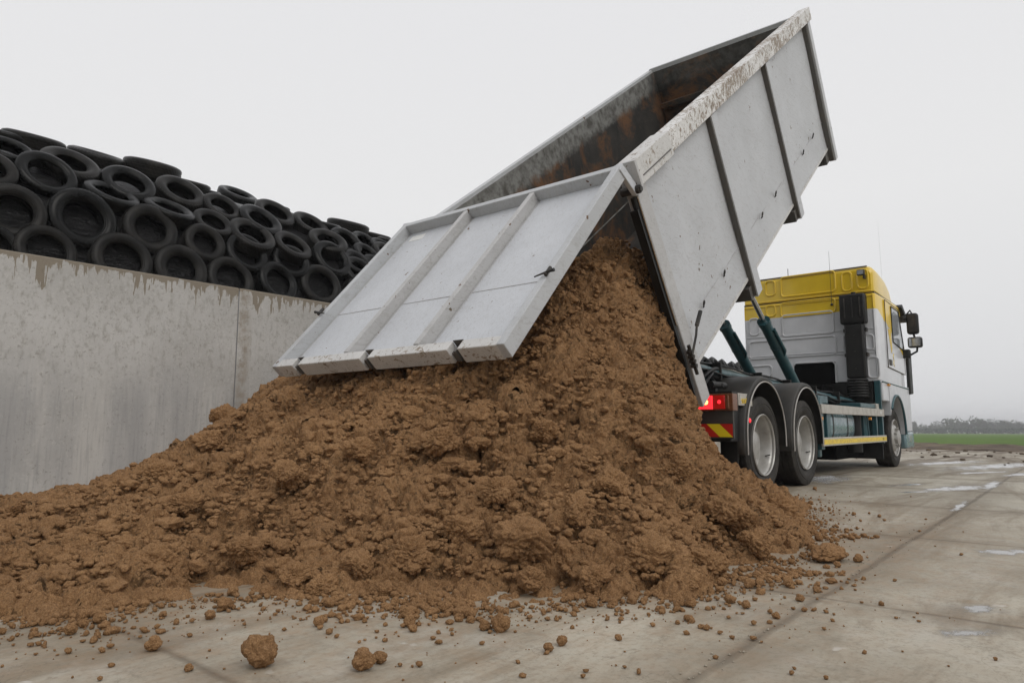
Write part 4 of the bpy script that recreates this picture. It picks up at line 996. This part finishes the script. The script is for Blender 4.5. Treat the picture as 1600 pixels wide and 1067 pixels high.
# chassis
MB().box(6.45, 14.9, 3.40, 3.47, .78, 1.06).build('chassis_rail', M['dark'], truck, bevel=.01)
MB().box(6.45, 14.9, 4.21, 4.28, .78, 1.06).build('chassis_rail', M['dark'], truck, bevel=.01)
MB().box(6.6, 6.7, 3.47, 4.21, .8, 1.04).box(9.6, 9.75, 3.47, 4.21, .7, 1.04).box(11.6, 11.75, 3.47, 4.21, .7, 1.04).box(9.3, 12.4, 3.5, 4.2, .45, .75).build('chassis_cross_beam', M['dark'], truck, bevel=.01)
# teal tipping frame: twin box sections with pipes strapped on top
for y0 in (3.12, 4.40):
    m = MB(); m.fbox(lambda a, b, c: Vector((a, b, c-.02*(a-6.2))), 6.2, 12.6, y0, y0+.16, 1.12, 1.30); m.build('tipping_frame', M['teal'], truck, bevel=.012)
m = MB()
def pth(y, z0, x0=6.25, x1=12.9, sag=.01): return [(x0+(x1-x0)*k/14, y+.012*math.sin(k*1.7+y*9), z0-.030*(x0+(x1-x0)*k/14-6.2)+sag*math.sin(k*2.1+z0*20)) for k in range(15)]
for y, z0, r_ in ((3.02, 1.30, .038), (3.10, 1.345, .030)): MB().tube(pth(y, z0), r_, 10).build('hydraulic_pipe', M['teal'], truck, smooth=True)
for y, z0, r_ in ((3.00, 1.235, .016), (3.06, 1.385, .013), (2.97, 1.28, .012), (3.16, 1.39, .015)): MB().tube(pth(y, z0, sag=.018), r_, 8).build('hydraulic_hose', M['black'], truck, smooth=True)
for xs in (7.05, 8.25, 9.3, 10.4, 11.6): MB().box(xs, xs+.03, 2.955, 3.16, 1.20-.030*(xs-6.2), 1.40-.030*(xs-6.2)).build('pipe_clamp', M['black'], truck, bevel=.006)
MB().tube([(6.35, 3.1, 1.28), (6.35, 4.6, 1.28)], .07, 14).tube([(6.42, 3.02, 1.05), (6.42, 3.02, 1.38)], .05, 12).build('rear_pivot', M['under'], truck, smooth=True)
for k, (a, b, c) in enumerate([((6.5, 2.95, 1.15), (6.75, 2.9, 1.32), (7.1, 3.0, 1.30)), ((6.55, 3.0, 1.0), (6.62, 2.9, 1.2), (6.9, 2.98, 1.26)), ((6.6, 2.85, .98), (6.8, 2.88, 1.12), (7.0, 3.05, 1.22))]):
    pts = [Vector(a).lerp(Vector(b), t)*(1-t)+Vector(b).lerp(Vector(c), t)*t for t in [i/8 for i in range(9)]]
    MB().tube(pts, .018, 8).build('hydraulic_hose', M['black'], truck, smooth=True)
# lifting rams
def ram(y, xb=10.62, zb=1.28):
    d = Vector((-1.18, 0, .80)).normalized(); p0 = Vector((xb, y, zb)); p1 = p0+d*1.50
    m = MB(); m.tube([p0-d*.15, p1], .078, 20); m.tube([p1-d*.06, p1+d*.012], .088, 20); m.tube([p1-d*.55, p1-d*.53], .083, 20)
    r_ = m.build('lifting_ram', M['teal'], truck, smooth=35)
    MB().tube([p1, p1+d*1.20], .036, 16).build('ram_rod', M['chrome'], r_, smooth=True)
    MB().tube([p1-d*.15+Vector((0, -.09, -.02)), p1-d*.62+Vector((0, -.10, -.02)), p1-d*.70+Vector((0, -.06, -.03))], .022, 10).build('feed_pipe', M['teal'], r_, smooth=True)
    MB().box(xb-.12, xb+.14, y-.11, y+.11, 1.02, 1.32).build('ram_bracket', M['teal'], r_, bevel=.02)
ram(3.30); ram(3.86)
# rear lamp board and underrun bar
XB = 6.45
bd = MB().box(XB, XB+.03, TY0-.02, 3.42, .58, .86).build('lamp_board', M['guard'], truck, bevel=.004)
MB().box(XB, XB+.03, 4.30, 5.06, .58, .86).box(XB-.005, XB+.09, 4.30, 5.04, .845, 1.01).build('lamp_board', M['guard'], truck, bevel=.004)
def lamp(y0, y1, sg):
    hs = MB().box(XB-.02, XB+.10, y0-.03, y1+.02, .845, 1.01).build('tail_lamp', M['lampd'], truck, bevel=.006)
    wd = y1-y0
    seg = [(0, .09, 'lampd', 0), (.09, .38, 'redd', 0), (.38, .68, 'red', 0), (.68, 1.0, 'red', 0)]
    for a, b, mt, _ in seg:
        MB().box(XB-.045, XB-.018, y0+wd*a+.002, y0+wd*b-.002, .862, .993).build('lamp_lens', M[mt], hs, bevel=.006)
    c = y0+wd*.54
    MB().lathe([(.0, -.006), (.022, -.004), (.028, .004)], (XB-.045, c, .93), 'x', 20, closed=False).build('lit_bulb', M['core'], hs, smooth=True)
    MB().lathe([(.0, -.004), (.018, -.003), (.022, .004)], (XB-.045, y0+wd*.22, .93), 'x', 20, closed=False).build('lit_bulb', M['red'], hs, smooth=True)
lamp(TY0, 3.05, 1)
MB().box(XB-.01, XB+.12, TY0-.02, 3.10, 1.01, 1.03).build('lamp_hood', M['black'], truck)
MB().box(XB-.008, XB-.002, TY0-.012, 3.12, .595, .72).build('chevron_plate', M['chev'], truck)
MB().box(XB-.009, XB-.001, TY0+.30, TY0+.32, .63, .66).build('plate_screw', M['dark'], truck)
MB().box(XB+.03, 6.72, 2.64, 3.35, .55, 1.02).build('rear_toolbox', M['black'], truck, bevel=.01)
ub = MB().box(6.30, 6.42, 2.72, 4.96, .44, .55).build('underrun_bar', M['alu'], truck, bevel=.008)
MB().box(6.62, 6.98, 2.608, 2.63, .90, 1.02).build('side_sign', M['alu'], truck, bevel=.003)
# the small illegible yellow scroll on it
m = MB(); rs = random.Random(9)
pts = []
for k in range(30):
    t = k/29; pts.append((6.68+.24*t, 2.604, .945+.022*math.sin(t*26)+.010*t))
m.tube(pts, .0045, 5); m.tube([(6.665, 2.604, .925), (6.94, 2.604, .928)], .0035, 5); m.build('sign_scroll', M['tape'], truck)
MB().box(6.655, 6.665, 2.60, 2.606, .915, 1.005).build('sign_edge', M['white'], truck)
sl_ = MB().tube([(6.83, 2.64, .755), (6.83, 2.585, .755)], .032, 16).build('side_marker', M['dark'], truck, smooth=True)
MB().lathe([(.0, -.012), (.016, -.009), (.024, 0)], (6.83, 2.585, .755), 'y', 16, closed=False).build('marker_lens', M['red'], sl_, smooth=True)
# side guards
def srail(z0, z1, x0, x1, tape):
    r_ = MB().box(x0, x1, TY0, TY0+.03, z0, z1).build('side_guard_rail', M['alu'], truck, bevel=.006)
    if tape: MB().box(x0+.02, x1-.02, TY0-.003, TY0+.001, z0+.022, z1-.025).build('reflective_strip', M['tape'], r_)
    MB().box(x1-.30, x1-.22, TY0-.003, TY0+.001, z0+.04, z1-.04).build('reflector', M['white'], r_)
srail(.865, .985, 9.42, 12.98, False); srail(.445, .555, 9.42, 13.05, True)
MB().box(9.42, 12.98, TY1-.03, TY1, .865, .985).box(9.42, 13.0, TY1-.03, TY1, .445, .555).build('side_guard_rail', M['alu'], truck, bevel=.006)
for x0, x1, z0, z1 in ((9.46, 9.60, .40, 1.08), (9.75, 9.92, .45, .96), (12.98, 13.06, .42, .98), (12.55, 12.62, .5, .95)):
    MB().box(x0, x1, TY0+.035, TY0+.11, z0, z1).build('guard_bracket', M['teal'], truck, bevel=.008)
MB().box(9.42, 9.85, 2.66, 3.4, 1.00, 1.10).build('deck_plate', M['teal'], truck, bevel=.008)
MB().box(11.6, 12.55, 2.66, 3.4, .99, 1.06).build('deck_plate', M['teal'], truck, bevel=.008)
MB().box(12.55, 12.72, 2.64, 2.9, .985, 1.07).build('deck_end', M['alu'], truck, bevel=.006)
# fuel tank
tk = MB(); yc, zc, rx, rz = 3.03, .72, .30, .25; n = 36
def tring(x, s): return [(x, yc+s*rx*(abs(math.cos(a))**.6)*(1 if math.cos(a) > 0 else -1), zc+s*rz*(abs(math.sin(a))**.6)*(1 if math.sin(a) > 0 else -1)) for a in [2*math.pi*k/n for k in range(n)]]
xs = [(10.0, .90), (10.03, .98), (10.06, 1), (11.44, 1), (11.47, .98), (11.50, .90)]
vs = []
for x_, s_ in xs: vs += tring(x_, s_)
fc = [(i*n+k, i*n+(k+1) % n, (i+1)*n+(k+1) % n, (i+1)*n+k) for i in range(len(xs)-1) for k in range(n)]+[tuple(range(n)), tuple(range((len(xs)-1)*n, len(xs)*n))]
tank = tk.add(vs, fc).build('fuel_tank', M['teal_l'], truck, smooth=35)
for x_ in (10.30, 11.05):
    vs = tring(x_, 1.012)+tring(x_+.05, 1.012); MB().add(vs, [(k, (k+1) % n, n+(k+1) % n, n+k) for k in range(n)]).build('tank_strap', M['dark'], tank, smooth=35)
MB().tube([(11.95, 2.86, .30), (11.95, 2.86, .90)], .11, 18).tube([(11.95, 2.86, .90), (11.95, 2.86, .94)], .085, 18).build('air_canister', M['black'], truck, smooth=35)
MB().tube([(12.20, 2.72, .98), (12.20, 2.70, .5)], .012, 8).build('standing_pipe', M['teal'], truck)
for x_, z_ in ((9.44, .80), (12.05, .82)):
    o_ = MB().tube([(x_, 2.66, z_), (x_, 2.62, z_)], .022, 12).build('side_marker', M['orange'], truck, smooth=True)
MB().box(12.25, 12.5, 2.78, 3.2, .5, .92).build('battery_box', M['teal'], truck, bevel=.01)
MB().box(12.7, 12.95, 2.74, 3.2, .5, .96).build('valve_block', M['teal'], truck, bevel=.015)
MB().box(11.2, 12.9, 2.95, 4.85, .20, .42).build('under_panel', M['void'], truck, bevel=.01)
MB().box(9.5, 9.62, 2.70, 3.3, .30, .46).build('foot_bracket', M['teal'], truck, bevel=.02)
MB().box(13.0, 13.04, 2.68, 3.2, .16, .75).build('mudflap', M['black'], truck)

# --- cab
cab_parts = []
def rring(x, y0, y1, z0, z1, r_, n=6):
    pts = []
    for cx_, cz_, a0 in ((y1-r_, z1-r_, 0), (y0+r_, z1-r_, 90), (y0+.03, z0+.03, 180), (y1-.03, z0+.03, 270)):
        rr_ = r_ if a0 < 180 else .03
        for k in range(n+1):
            a = R(a0+90*k/n); pts.append((x, cx_+rr_*math.cos(a), cz_+rr_*math.sin(a)))
    return pts
def loft(rings, caps=True):
    m = MB(); n = len(rings[0]); vs = [p for r_ in rings for p in r_]
    fc = [(i*n+k, i*n+(k+1) % n, (i+1)*n+(k+1) % n, (i+1)*n+k) for i in range(len(rings)-1) for k in range(n)]
    if caps: fc += [tuple(range(n))[::-1], tuple(range((len(rings)-1)*n, len(rings)*n))]
    return m.add(vs, fc)
CX = 12.75; CR, CLf = 2.60, 4.86
# lower body up to the roof joint; upper body above it
secs = [(CX, 0.03, 1.46, 2.94), (CX+.02, 0.01, 1.455, 2.945), (CX+.06, 0, 1.45, 2.95), (13.3, -.01, 1.40, 2.95), (14.3, -.02, 1.38, 2.95), (14.75, -.0, 1.38, 2.94), (14.98, .10, 1.4, 2.90)]
body = loft([rring(x_, CR+i_, CLf-i_+.0, a_, b_, .03) for x_, i_, a_, b_ in secs]).build('cab_body', M['cab'], truck, smooth=30)
secs = [(CX+.0, .05, 2.965, 3.36, .10), (CX+.03, .02, 2.96, 3.40, .12), (CX+.10, .005, 2.96, 3.43, .13), (13.2, .01, 2.96, 3.44, .16), (13.8, .03, 2.96, 3.42, .2), (14.25, .06, 2.96, 3.33, .2), (14.6, .10, 2.96, 3.19, .16), (14.85, .16, 2.96, 3.05, .06)]
roof = loft([rring(x_, CR+i_, CLf-i_, a_, b_, r_) for x_, i_, a_, b_, r_ in secs]).build('cab_roof', M['cab'], truck, smooth=30)
MB().box(CX+.015, 14.9, CR+.012, CLf-.012, 2.943, 2.968).build('roof_joint', M['seam'], truck)
# pressed panels in the back wall: raised rounded frames
def z5(x, y): p = onX(1130+x/4.638, 390+y/4.638, CX); return p.y, p.z
def frame(x0, y0, x1, y1, r_=.06, mat='silver', th=.017, par=body, fill=False):
    # corners given in the enlarged photograph's rear wall
    (ya, za), (yb, zb) = z5(x0, y0), z5(x1, y1); ya, yb = sorted((ya, yb)); za, zb = sorted((za, zb)); r_ = min(r_, (yb-ya)*.45, (zb-za)*.45)
    pts = []
    for cy_, cz_, a0 in ((yb-r_, zb-r_, 0), (ya+r_, zb-r_, 90), (ya+r_, za+r_, 180), (yb-r_, za+r_, 270)):
        for k in range(7): a = R(a0+15*k); pts.append((CX-.002, cy_+r_*math.cos(a), cz_+r_*math.sin(a)))
    MB().tube(pts, th, 8, closed=True).build('pressed_panel', M[mat], par, smooth=True)
    if fill:
        q = [(CX-.012, p[1], p[2]) for p in pts]; MB().add(q+[(CX+.01, p[1], p[2]) for p in pts], [tuple(range(len(q)))]+[(k, (k+1) % len(q), len(q)+(k+1) % len(q), len(q)+k) for k in range(len(q))]).build('panel_field', M[mat], par)
Y_ = 'yellow'
# (x0,y0,x1,y1) corrected for the slant of the wall in the photo
for a in [(305, 235, 378, 330), (415, 205, 815, 300), (858, 170, 935, 295), (968, 150, 1052, 275)]: frame(*a, mat=Y_, par=roof)
for a in [(310, 408, 380, 480), (415, 392, 815, 452)]: frame(*a, mat=Y_)
for a in [(190, 505, 262, 618), (425, 480, 805, 600), (190, 672, 822, 755), (870, 625, 900, 725), (1030, 618, 1095, 720), (1045, 780, 1135, 925), (190, 848, 355, 915)]: frame(*a)
def hline(z, mat, th=.008, y0=CR+.05, y1=CLf-.05): MB().tube([(CX-.004, y0, z), (CX-.004, y1, z)], th, 8).build('pressed_rib', M[mat], body, smooth=True)
hline(2.90, Y_, .012); hline(2.985, Y_, .012); hline(1.98, 'silver', .012); hline(1.93, 'silver', .008); hline(2.34, 'silver', .008)
for y_ in (CR+.035, CLf-.035): MB().tube([(CX-.004, y_, 1.5), (CX-.004, y_, 2.66)], .010, 8).build('pressed_rib', M['silver'], body, smooth=True)
for y_ in (CR+.035, CLf-.035): MB().tube([(CX-.004, y_, 2.69), (CX-.004, y_, 2.92)], .010, 8).build('pressed_rib', M[Y_], body, smooth=True)
# roof edge gutter
MB().tube([(CX+.02, CR+.10, 3.415), (CX+.02, CLf-.10, 3.415)], .013, 8).build('roof_gutter', M['seam'], roof, smooth=True)
# flat near-black panel: shade of the engine recess put into colour
yA, yB = 3.28, 3.99
rec = MB().box(CX-.014, CX+.01, yA, yB, 1.44, 1.81).build('recess_shade_panel', M['void'], body, bevel=.01)
pts = [(CX-.016, yA, 1.45), (CX-.016, yA, 1.77), (CX-.016, yA+.05, 1.82), (CX-.016, yB-.05, 1.82), (CX-.016, yB, 1.77), (CX-.016, yB, 1.45)]
MB().tube(pts, .016, 8).build('recess_rim', M['silver'], rec, smooth=True)
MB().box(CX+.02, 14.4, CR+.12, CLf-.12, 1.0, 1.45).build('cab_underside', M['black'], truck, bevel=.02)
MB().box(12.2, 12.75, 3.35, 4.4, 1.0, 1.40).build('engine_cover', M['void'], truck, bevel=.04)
MB().box(CX, CX+.05, CR+.01, CR+.10, .98, 1.46).build('cab_corner_post', M['teal'], truck, bevel=.004)
# air intake snorkel
sn = MB().box(CX-.22, CX-.02, 2.72, 3.12, 2.42, 2.93).build('air_intake', M['black'], truck, bevel=.03)
for k in range(3):
    y_ = 2.80+.12*k; MB().box(CX-.228, CX-.222, y_-.010, y_+.010, 2.52, 2.86).build('intake_rib', M['dark'], sn, bevel=.003)
MB().box(CX-.21, CX-.03, 2.765, 3.065, 1.50, 2.415).build('intake_duct', M['black'], sn, bevel=.03)
for z_ in (1.66, 1.95, 2.22, 2.50): MB().tube([(CX-.22, 2.915, z_), (CX-.208, 2.915, z_)], .012, 8).build('duct_bolt', M['dark'], sn)
for z_ in (1.90, 2.32):
    MB().box(CX-.12, CX-.02, 2.735, 2.764, z_-.03, z_+.03).box(CX-.12, CX-.02, 3.066, 3.10, z_-.03, z_+.03).build('duct_clamp', M['dark'], sn, bevel=.006)
m = MB()
for k in range(7): m.lathe([(.15, -.02), (.165, 0), (.15, .02), (.13, 0)], (CX-.12, 2.92, 1.47-.045*k), 'z', 24)
m.build('bellows', M['black'], sn, smooth=True)
MB().tube([(CX-.08, 2.915, 2.93), (CX-.08, 2.915, 2.975)], .035, 10).build('intake_cap', M['black'], sn, smooth=True)
# aerials and work lamp
def z5p(x, y, X=CX-.02): return onX(1130+x/4.638, 390+y/4.638, X)
p = z5p(787, 398); an = MB().tube([p, p+Vector((-.01, 0, .95))], [.004, .002], 6).build('aerial', M['dark'], truck, smooth=True)
MB().lathe([(0, -.03), (.022, -.012), (.022, .012), (0, .03)], tuple(p), 'x', 12).build('aerial_foot', M['dark'], an, smooth=True)
MB().tube([(14.0, 2.72, 3.38), (13.97, 2.72, 4.5)], [.002, .001], 5).build('aerial', M['silver'], truck)
p = z5p(470, 185, CX+.5); MB().tube([p-Vector((0, 0, .1)), p+Vector((0, 0, .12))], .006, 6).build('aerial', M['dark'], truck)
p = z5p(997, 168, CX-.10); wl = MB().box(p.x-.05, p.x+.04, p.y-.055, p.y+.055, p.z-.045, p.z+.05).build('work_lamp', M['dark'], truck, bevel=.008)
MB().box(p.x-.056, p.x-.051, p.y-.045, p.y+.045, p.z-.035, p.z+.04).build('lamp_glass', M['glass'], wl); MB().box(p.x-.01, p.x+.09, p.y-.055, p.y-.03, p.z-.10, p.z-.03).build('lamp_bracket', M['dark'], wl)
# right side: door outline, window, sill steps, wheel arch, bumper
yS = CR-.022
def sidepts(pl, y=yS): return [(x_, y, z_) for x_, z_ in pl]
door = MB().prism([(13.32, 1.72), (14.72, 1.66), (14.80, 2.10), (14.45, 2.86), (13.32, 2.90)], lambda a, b, t: Vector((a, t, b)), yS-.004, yS+.02).build('door', M['cab'], truck, bevel=.01)
MB().tube(sidepts([(13.32, 1.72), (14.72, 1.66), (14.80, 2.10), (14.45, 2.86), (13.32, 2.90)], yS-.005), .006, 6, closed=True).build('door_gap', M['seam'], door)
MB().prism([(13.78, 2.20), (14.62, 2.12), (14.68, 2.22), (14.38, 2.82), (13.78, 2.84)], lambda a, b, t: Vector((a, t, b)), yS-.010, yS+.0).build('door_window', M['glass'], door, bevel=.004)
MB().tube(sidepts([(13.78, 2.20), (14.62, 2.12), (14.68, 2.22), (14.38, 2.82), (13.78, 2.84)], yS-.010), .012, 6, closed=True).build('window_rubber', M['black'], door, smooth=True)
MB().box(13.40, 13.58, yS-.020, yS-.002, 1.76, 1.86).build('door_handle', M['dark'], door, bevel=.006)
MB().lathe([(0, -.007), (.13, -.006), (.135, 0)], (13.55, yS-.003, 2.56), 'y', 24, closed=False).build('yellow_disc', M['yellow'], door, smooth=True)  # flat yellow disc on the door
MB().prism([(13.45, 2.40), (13.68, 2.40), (13.70, 2.05), (13.64, 1.98)], lambda a, b, t: Vector((a, t, b)), yS-.009, yS-.004).build('yellow_drop', M['yellow'], door)  # flat yellow drop shape below the disc
m = MB(); m.tube(sidepts([(13.78, 1.98), (13.74, 1.93), (13.78, 1.86), (13.74, 1.80), (13.80, 1.76)], yS-.006), .006, 5); m.build('door_scroll', M['tape'], door)
MB().prism([(12.80, 1.455), (13.30, 1.44), (13.30, 1.12), (12.80, 1.12)], lambda a, b, t: Vector((a, t, b)), CR-.02, CR+.10).build('side_skirt', M['silver'], truck, bevel=.02)
MB().tube([(12.8, CR-.022, 1.44), (14.9, CR-.03, 1.40)], .012, 6).build('skirt_gap', M['teal'], truck)
# wheel arch and front corner
arch = []; 
for k in range(19): a = math.pi*k/18; arch.append((13.76+.60*math.cos(a), .56+.66*math.sin(a)))
poly = [(14.36, .56), (14.36, .50), (15.02, .42), (15.06, 1.42), (13.10, 1.42), (13.10, .95), (13.17, .62)]
pp = [(15.02, .42), (15.06, 1.43), (13.12, 1.43), (13.12, .98)]+[(x_, z_) for x_, z_ in reversed(arch) if z_ > .72]+[(14.37, .44)]
m = MB()
top = [(x_, z_) for x_, z_ in reversed(arch)]
# strip of quads between the arch and the top line
for (xa, za), (xb, zb) in zip(top, top[1:]):
    if za < .80 and xa < 13.7: continue
    m.fbox(lambda a, b, c: Vector((a, b, c)), 0, 0, 0, 0, 0, 0) if False else m.hexa([(xa, CR-.03, za), (xb, CR-.03, zb), (xb, CR+.1, zb), (xa, CR+.1, za), (xa, CR-.03, 1.43), (xb, CR-.03, 1.43), (xb, CR+.1, 1.43), (xa, CR+.1, 1.43)])
m.box(14.36, 15.02, CR-.03, CR+.1, .62, 1.43); m.build('front_wing', M['silver'], truck)
MB().box(14.36, 15.10, CR-.035, CLf+.03, .30, .60).build('front_bumper', M['teal_l'], truck, bevel=.04)
MB().box(14.60, 14.86, CR-.045, CR-.03, .42, .54).build('fog_lamp', M['glass'], truck, bevel=.01)
MB().tube([(13.76+.615*math.cos(math.pi*k/18), CR-.038, .56+.68*math.sin(math.pi*k/18)) for k in range(15)], .022, 8).build('arch_lip', M['teal'], truck, smooth=True)
MB().box(14.40, 15.0, CR+.10, CLf-.1, .6, 1.42).build('front_inner', M['black'], truck)
MB().tube([(13.13, CR-.04, 1.40), (13.20, CR-.045, 1.40)], .02, 8).build('side_marker', M['orange'], truck)
# air deflector at the front corner, windscreen visor
MB().prism([(14.93, 1.30), (15.22, 1.32), (15.24, 2.05), (14.96, 2.00)], lambda a, b, t: Vector((a, t, b)), CR-.06, CR+.0).build('corner_deflector', M['black'], truck, bevel=.02)
MB().box(14.99, 15.04, CR+.1, CLf-.1, 1.95, 2.80).build('windscreen', M['glass'], truck)
MB().prism([(14.60, 2.93), (15.14, 2.70), (15.18, 2.76), (14.70, 3.0)], lambda a, b, t: Vector((a, t, b)), CR-.06, CLf+.06).build('sun_visor', M['black'], truck, bevel=.01)
# mirrors
def mp(px, py, Y=2.30): p = onY(px, py, Y); return Vector((14.75+(p.x-14.2)*.0, 0, 0))
XM = 14.75
def mk(px, py, X=XM): return onX(px, py, X)
a1, b1 = mk(1426, 506), mk(1430, 535)
hm_ = MB(); hm_.box(XM-.07, XM+.07, a1.y-.10, a1.y+.10, a1.z-.20, a1.z+.20)
mi_ = hm_.build('wing_mirror', M['black'], truck, bevel=.05, seg=3)
hm_ = MB(); hm_.box(XM-.07, XM+.07, b1.y-.12, b1.y+.12, b1.z-.10, b1.z+.10); m2_ = hm_.build('wide_mirror', M['black'], truck, bevel=.04, seg=3)
MB().box(XM-.076, XM-.070, b1.y-.095, b1.y+.095, b1.z-.075, b1.z+.075).build('mirror_glass', M['mirror'], m2_, bevel=.003)
MB().box(XM-.075, XM-.070, a1.y-.07, a1.y+.07, a1.z-.16, a1.z+.16).build('mirror_glass', M['dark'], mi_, bevel=.003)
MB().tube([(XM-.1, CR, 2.72), (XM-.05, CR-.12, 2.80), (XM, a1.y+.03, a1.z+.26), (XM, a1.y, a1.z+.18)], .016, 8).tube([(XM, a1.y, a1.z-.18), (XM, b1.y, b1.z+.08)], .018, 8).tube([(XM, b1.y-.03, b1.z-.08), (XM, b1.y-.02, b1.z-.17), (XM-.02, b1.y+.10, b1.z-.24), (XM-.05, CR-.02, b1.z-.22)], .02, 8).build('mirror_arm', M['black'], truck, smooth=True)
MB().box(XM-.12, XM+.02, CR-.14, CR, b1.z-.29, b1.z-.13).build('mirror_foot', M['black'], truck, bevel=.02)
MB().box(XM-.14, XM+.1, CR-.10, CR+.02, 2.68, 2.76).build('mirror_bracket', M['black'], truck, bevel=.02)
# ------------------------------------------------------------------ haze
hz = MB(); hz.box(-60, 1150, -520, 620, -9.2, 13.5)
hm = bpy.data.materials.new('haze_air'); hm.use_nodes = True; nt = hm.node_tree; nt.nodes.clear()
pv = nt.nodes.new('ShaderNodeVolumePrincipled'); out = nt.nodes.new('ShaderNodeOutputMaterial'); nt.links.new(pv.outputs[0], out.inputs['Volume'])
pv.inputs['Color'].default_value = (.97, .975, 1, 1); pv.inputs['Density'].default_value = .0010; pv.inputs['Anisotropy'].default_value = 0
tag(hz.build('haze', hm), kind='stuff')

# ------------------------------------------------------------------ sky and sun
w = bpy.data.worlds.new('World'); sc.world = w; w.use_nodes = True; nt = w.node_tree
bg = nt.nodes['Background']; sky = nt.nodes.new('ShaderNodeTexSky'); sky.sky_type = 'NISHITA'; sky.sun_disc = False
SUN_EL, SUN_AZ = R(46), R(-104)     # azimuth measured from +X towards +Y
sky.sun_elevation = SUN_EL; sky.sun_rotation = math.pi/2-SUN_AZ; sky.dust_density = 5
mul = nt.nodes.new('ShaderNodeMix'); mul.data_type = 'RGBA'; mul.blend_type = 'MULTIPLY'; mul.inputs[0].default_value = 1
mul.inputs[7].default_value = (.05, .05, .05, 1); nt.links.new(sky.outputs[0], mul.inputs[6])
hsv = nt.nodes.new('ShaderNodeHueSaturation'); hsv.inputs['Saturation'].default_value = .12; nt.links.new(mul.outputs[2], hsv.inputs['Color'])
# the cloud deck: an even grey white layer, a little duller towards the horizon
tc = nt.nodes.new('ShaderNodeTexCoord'); sp = nt.nodes.new('ShaderNodeSeparateXYZ'); nt.links.new(tc.outputs['Generated'], sp.inputs[0])
cr = nt.nodes.new('ShaderNodeValToRGB'); nt.links.new(sp.outputs[2], cr.inputs[0])
cr.color_ramp.elements[0].position = 0.0; cr.color_ramp.elements[0].color = (.79, .795, .81, 1)
cr.color_ramp.elements[1].position = .30; cr.color_ramp.elements[1].color = (.885, .885, .89, 1)
e = cr.color_ramp.elements.new(.75); e.color = (.86, .86, .885, 1)
mx = nt.nodes.new('ShaderNodeMix'); mx.data_type = 'RGBA'; mx.inputs[0].default_value = .90
nt.links.new(hsv.outputs[0], mx.inputs[6]); nt.links.new(cr.outputs[0], mx.inputs[7]); nt.links.new(mx.outputs[2], bg.inputs['Color']); bg.inputs['Strength'].default_value = 1.0
sd = bpy.data.lights.new('sun', 'SUN'); sd.energy = .9; sd.angle = R(35); sd.color = (1, .97, .92)
so = bpy.data.objects.new('sun', sd); COL.objects.link(so)
dirv = Vector((math.cos(SUN_EL)*math.cos(SUN_AZ), math.cos(SUN_EL)*math.sin(SUN_AZ), math.sin(SUN_EL)))
so.rotation_mode = 'QUATERNION'; so.rotation_quaternion = dirv.to_track_quat('Z', 'Y'); so.location = dirv*30
sc.view_settings.view_transform = 'Standard'; sc.view_settings.look = 'None'; sc.view_settings.exposure = 0; sc.view_settings.gamma = 1
sc.cycles.max_bounces = 6; sc.cycles.volume_bounces = 0
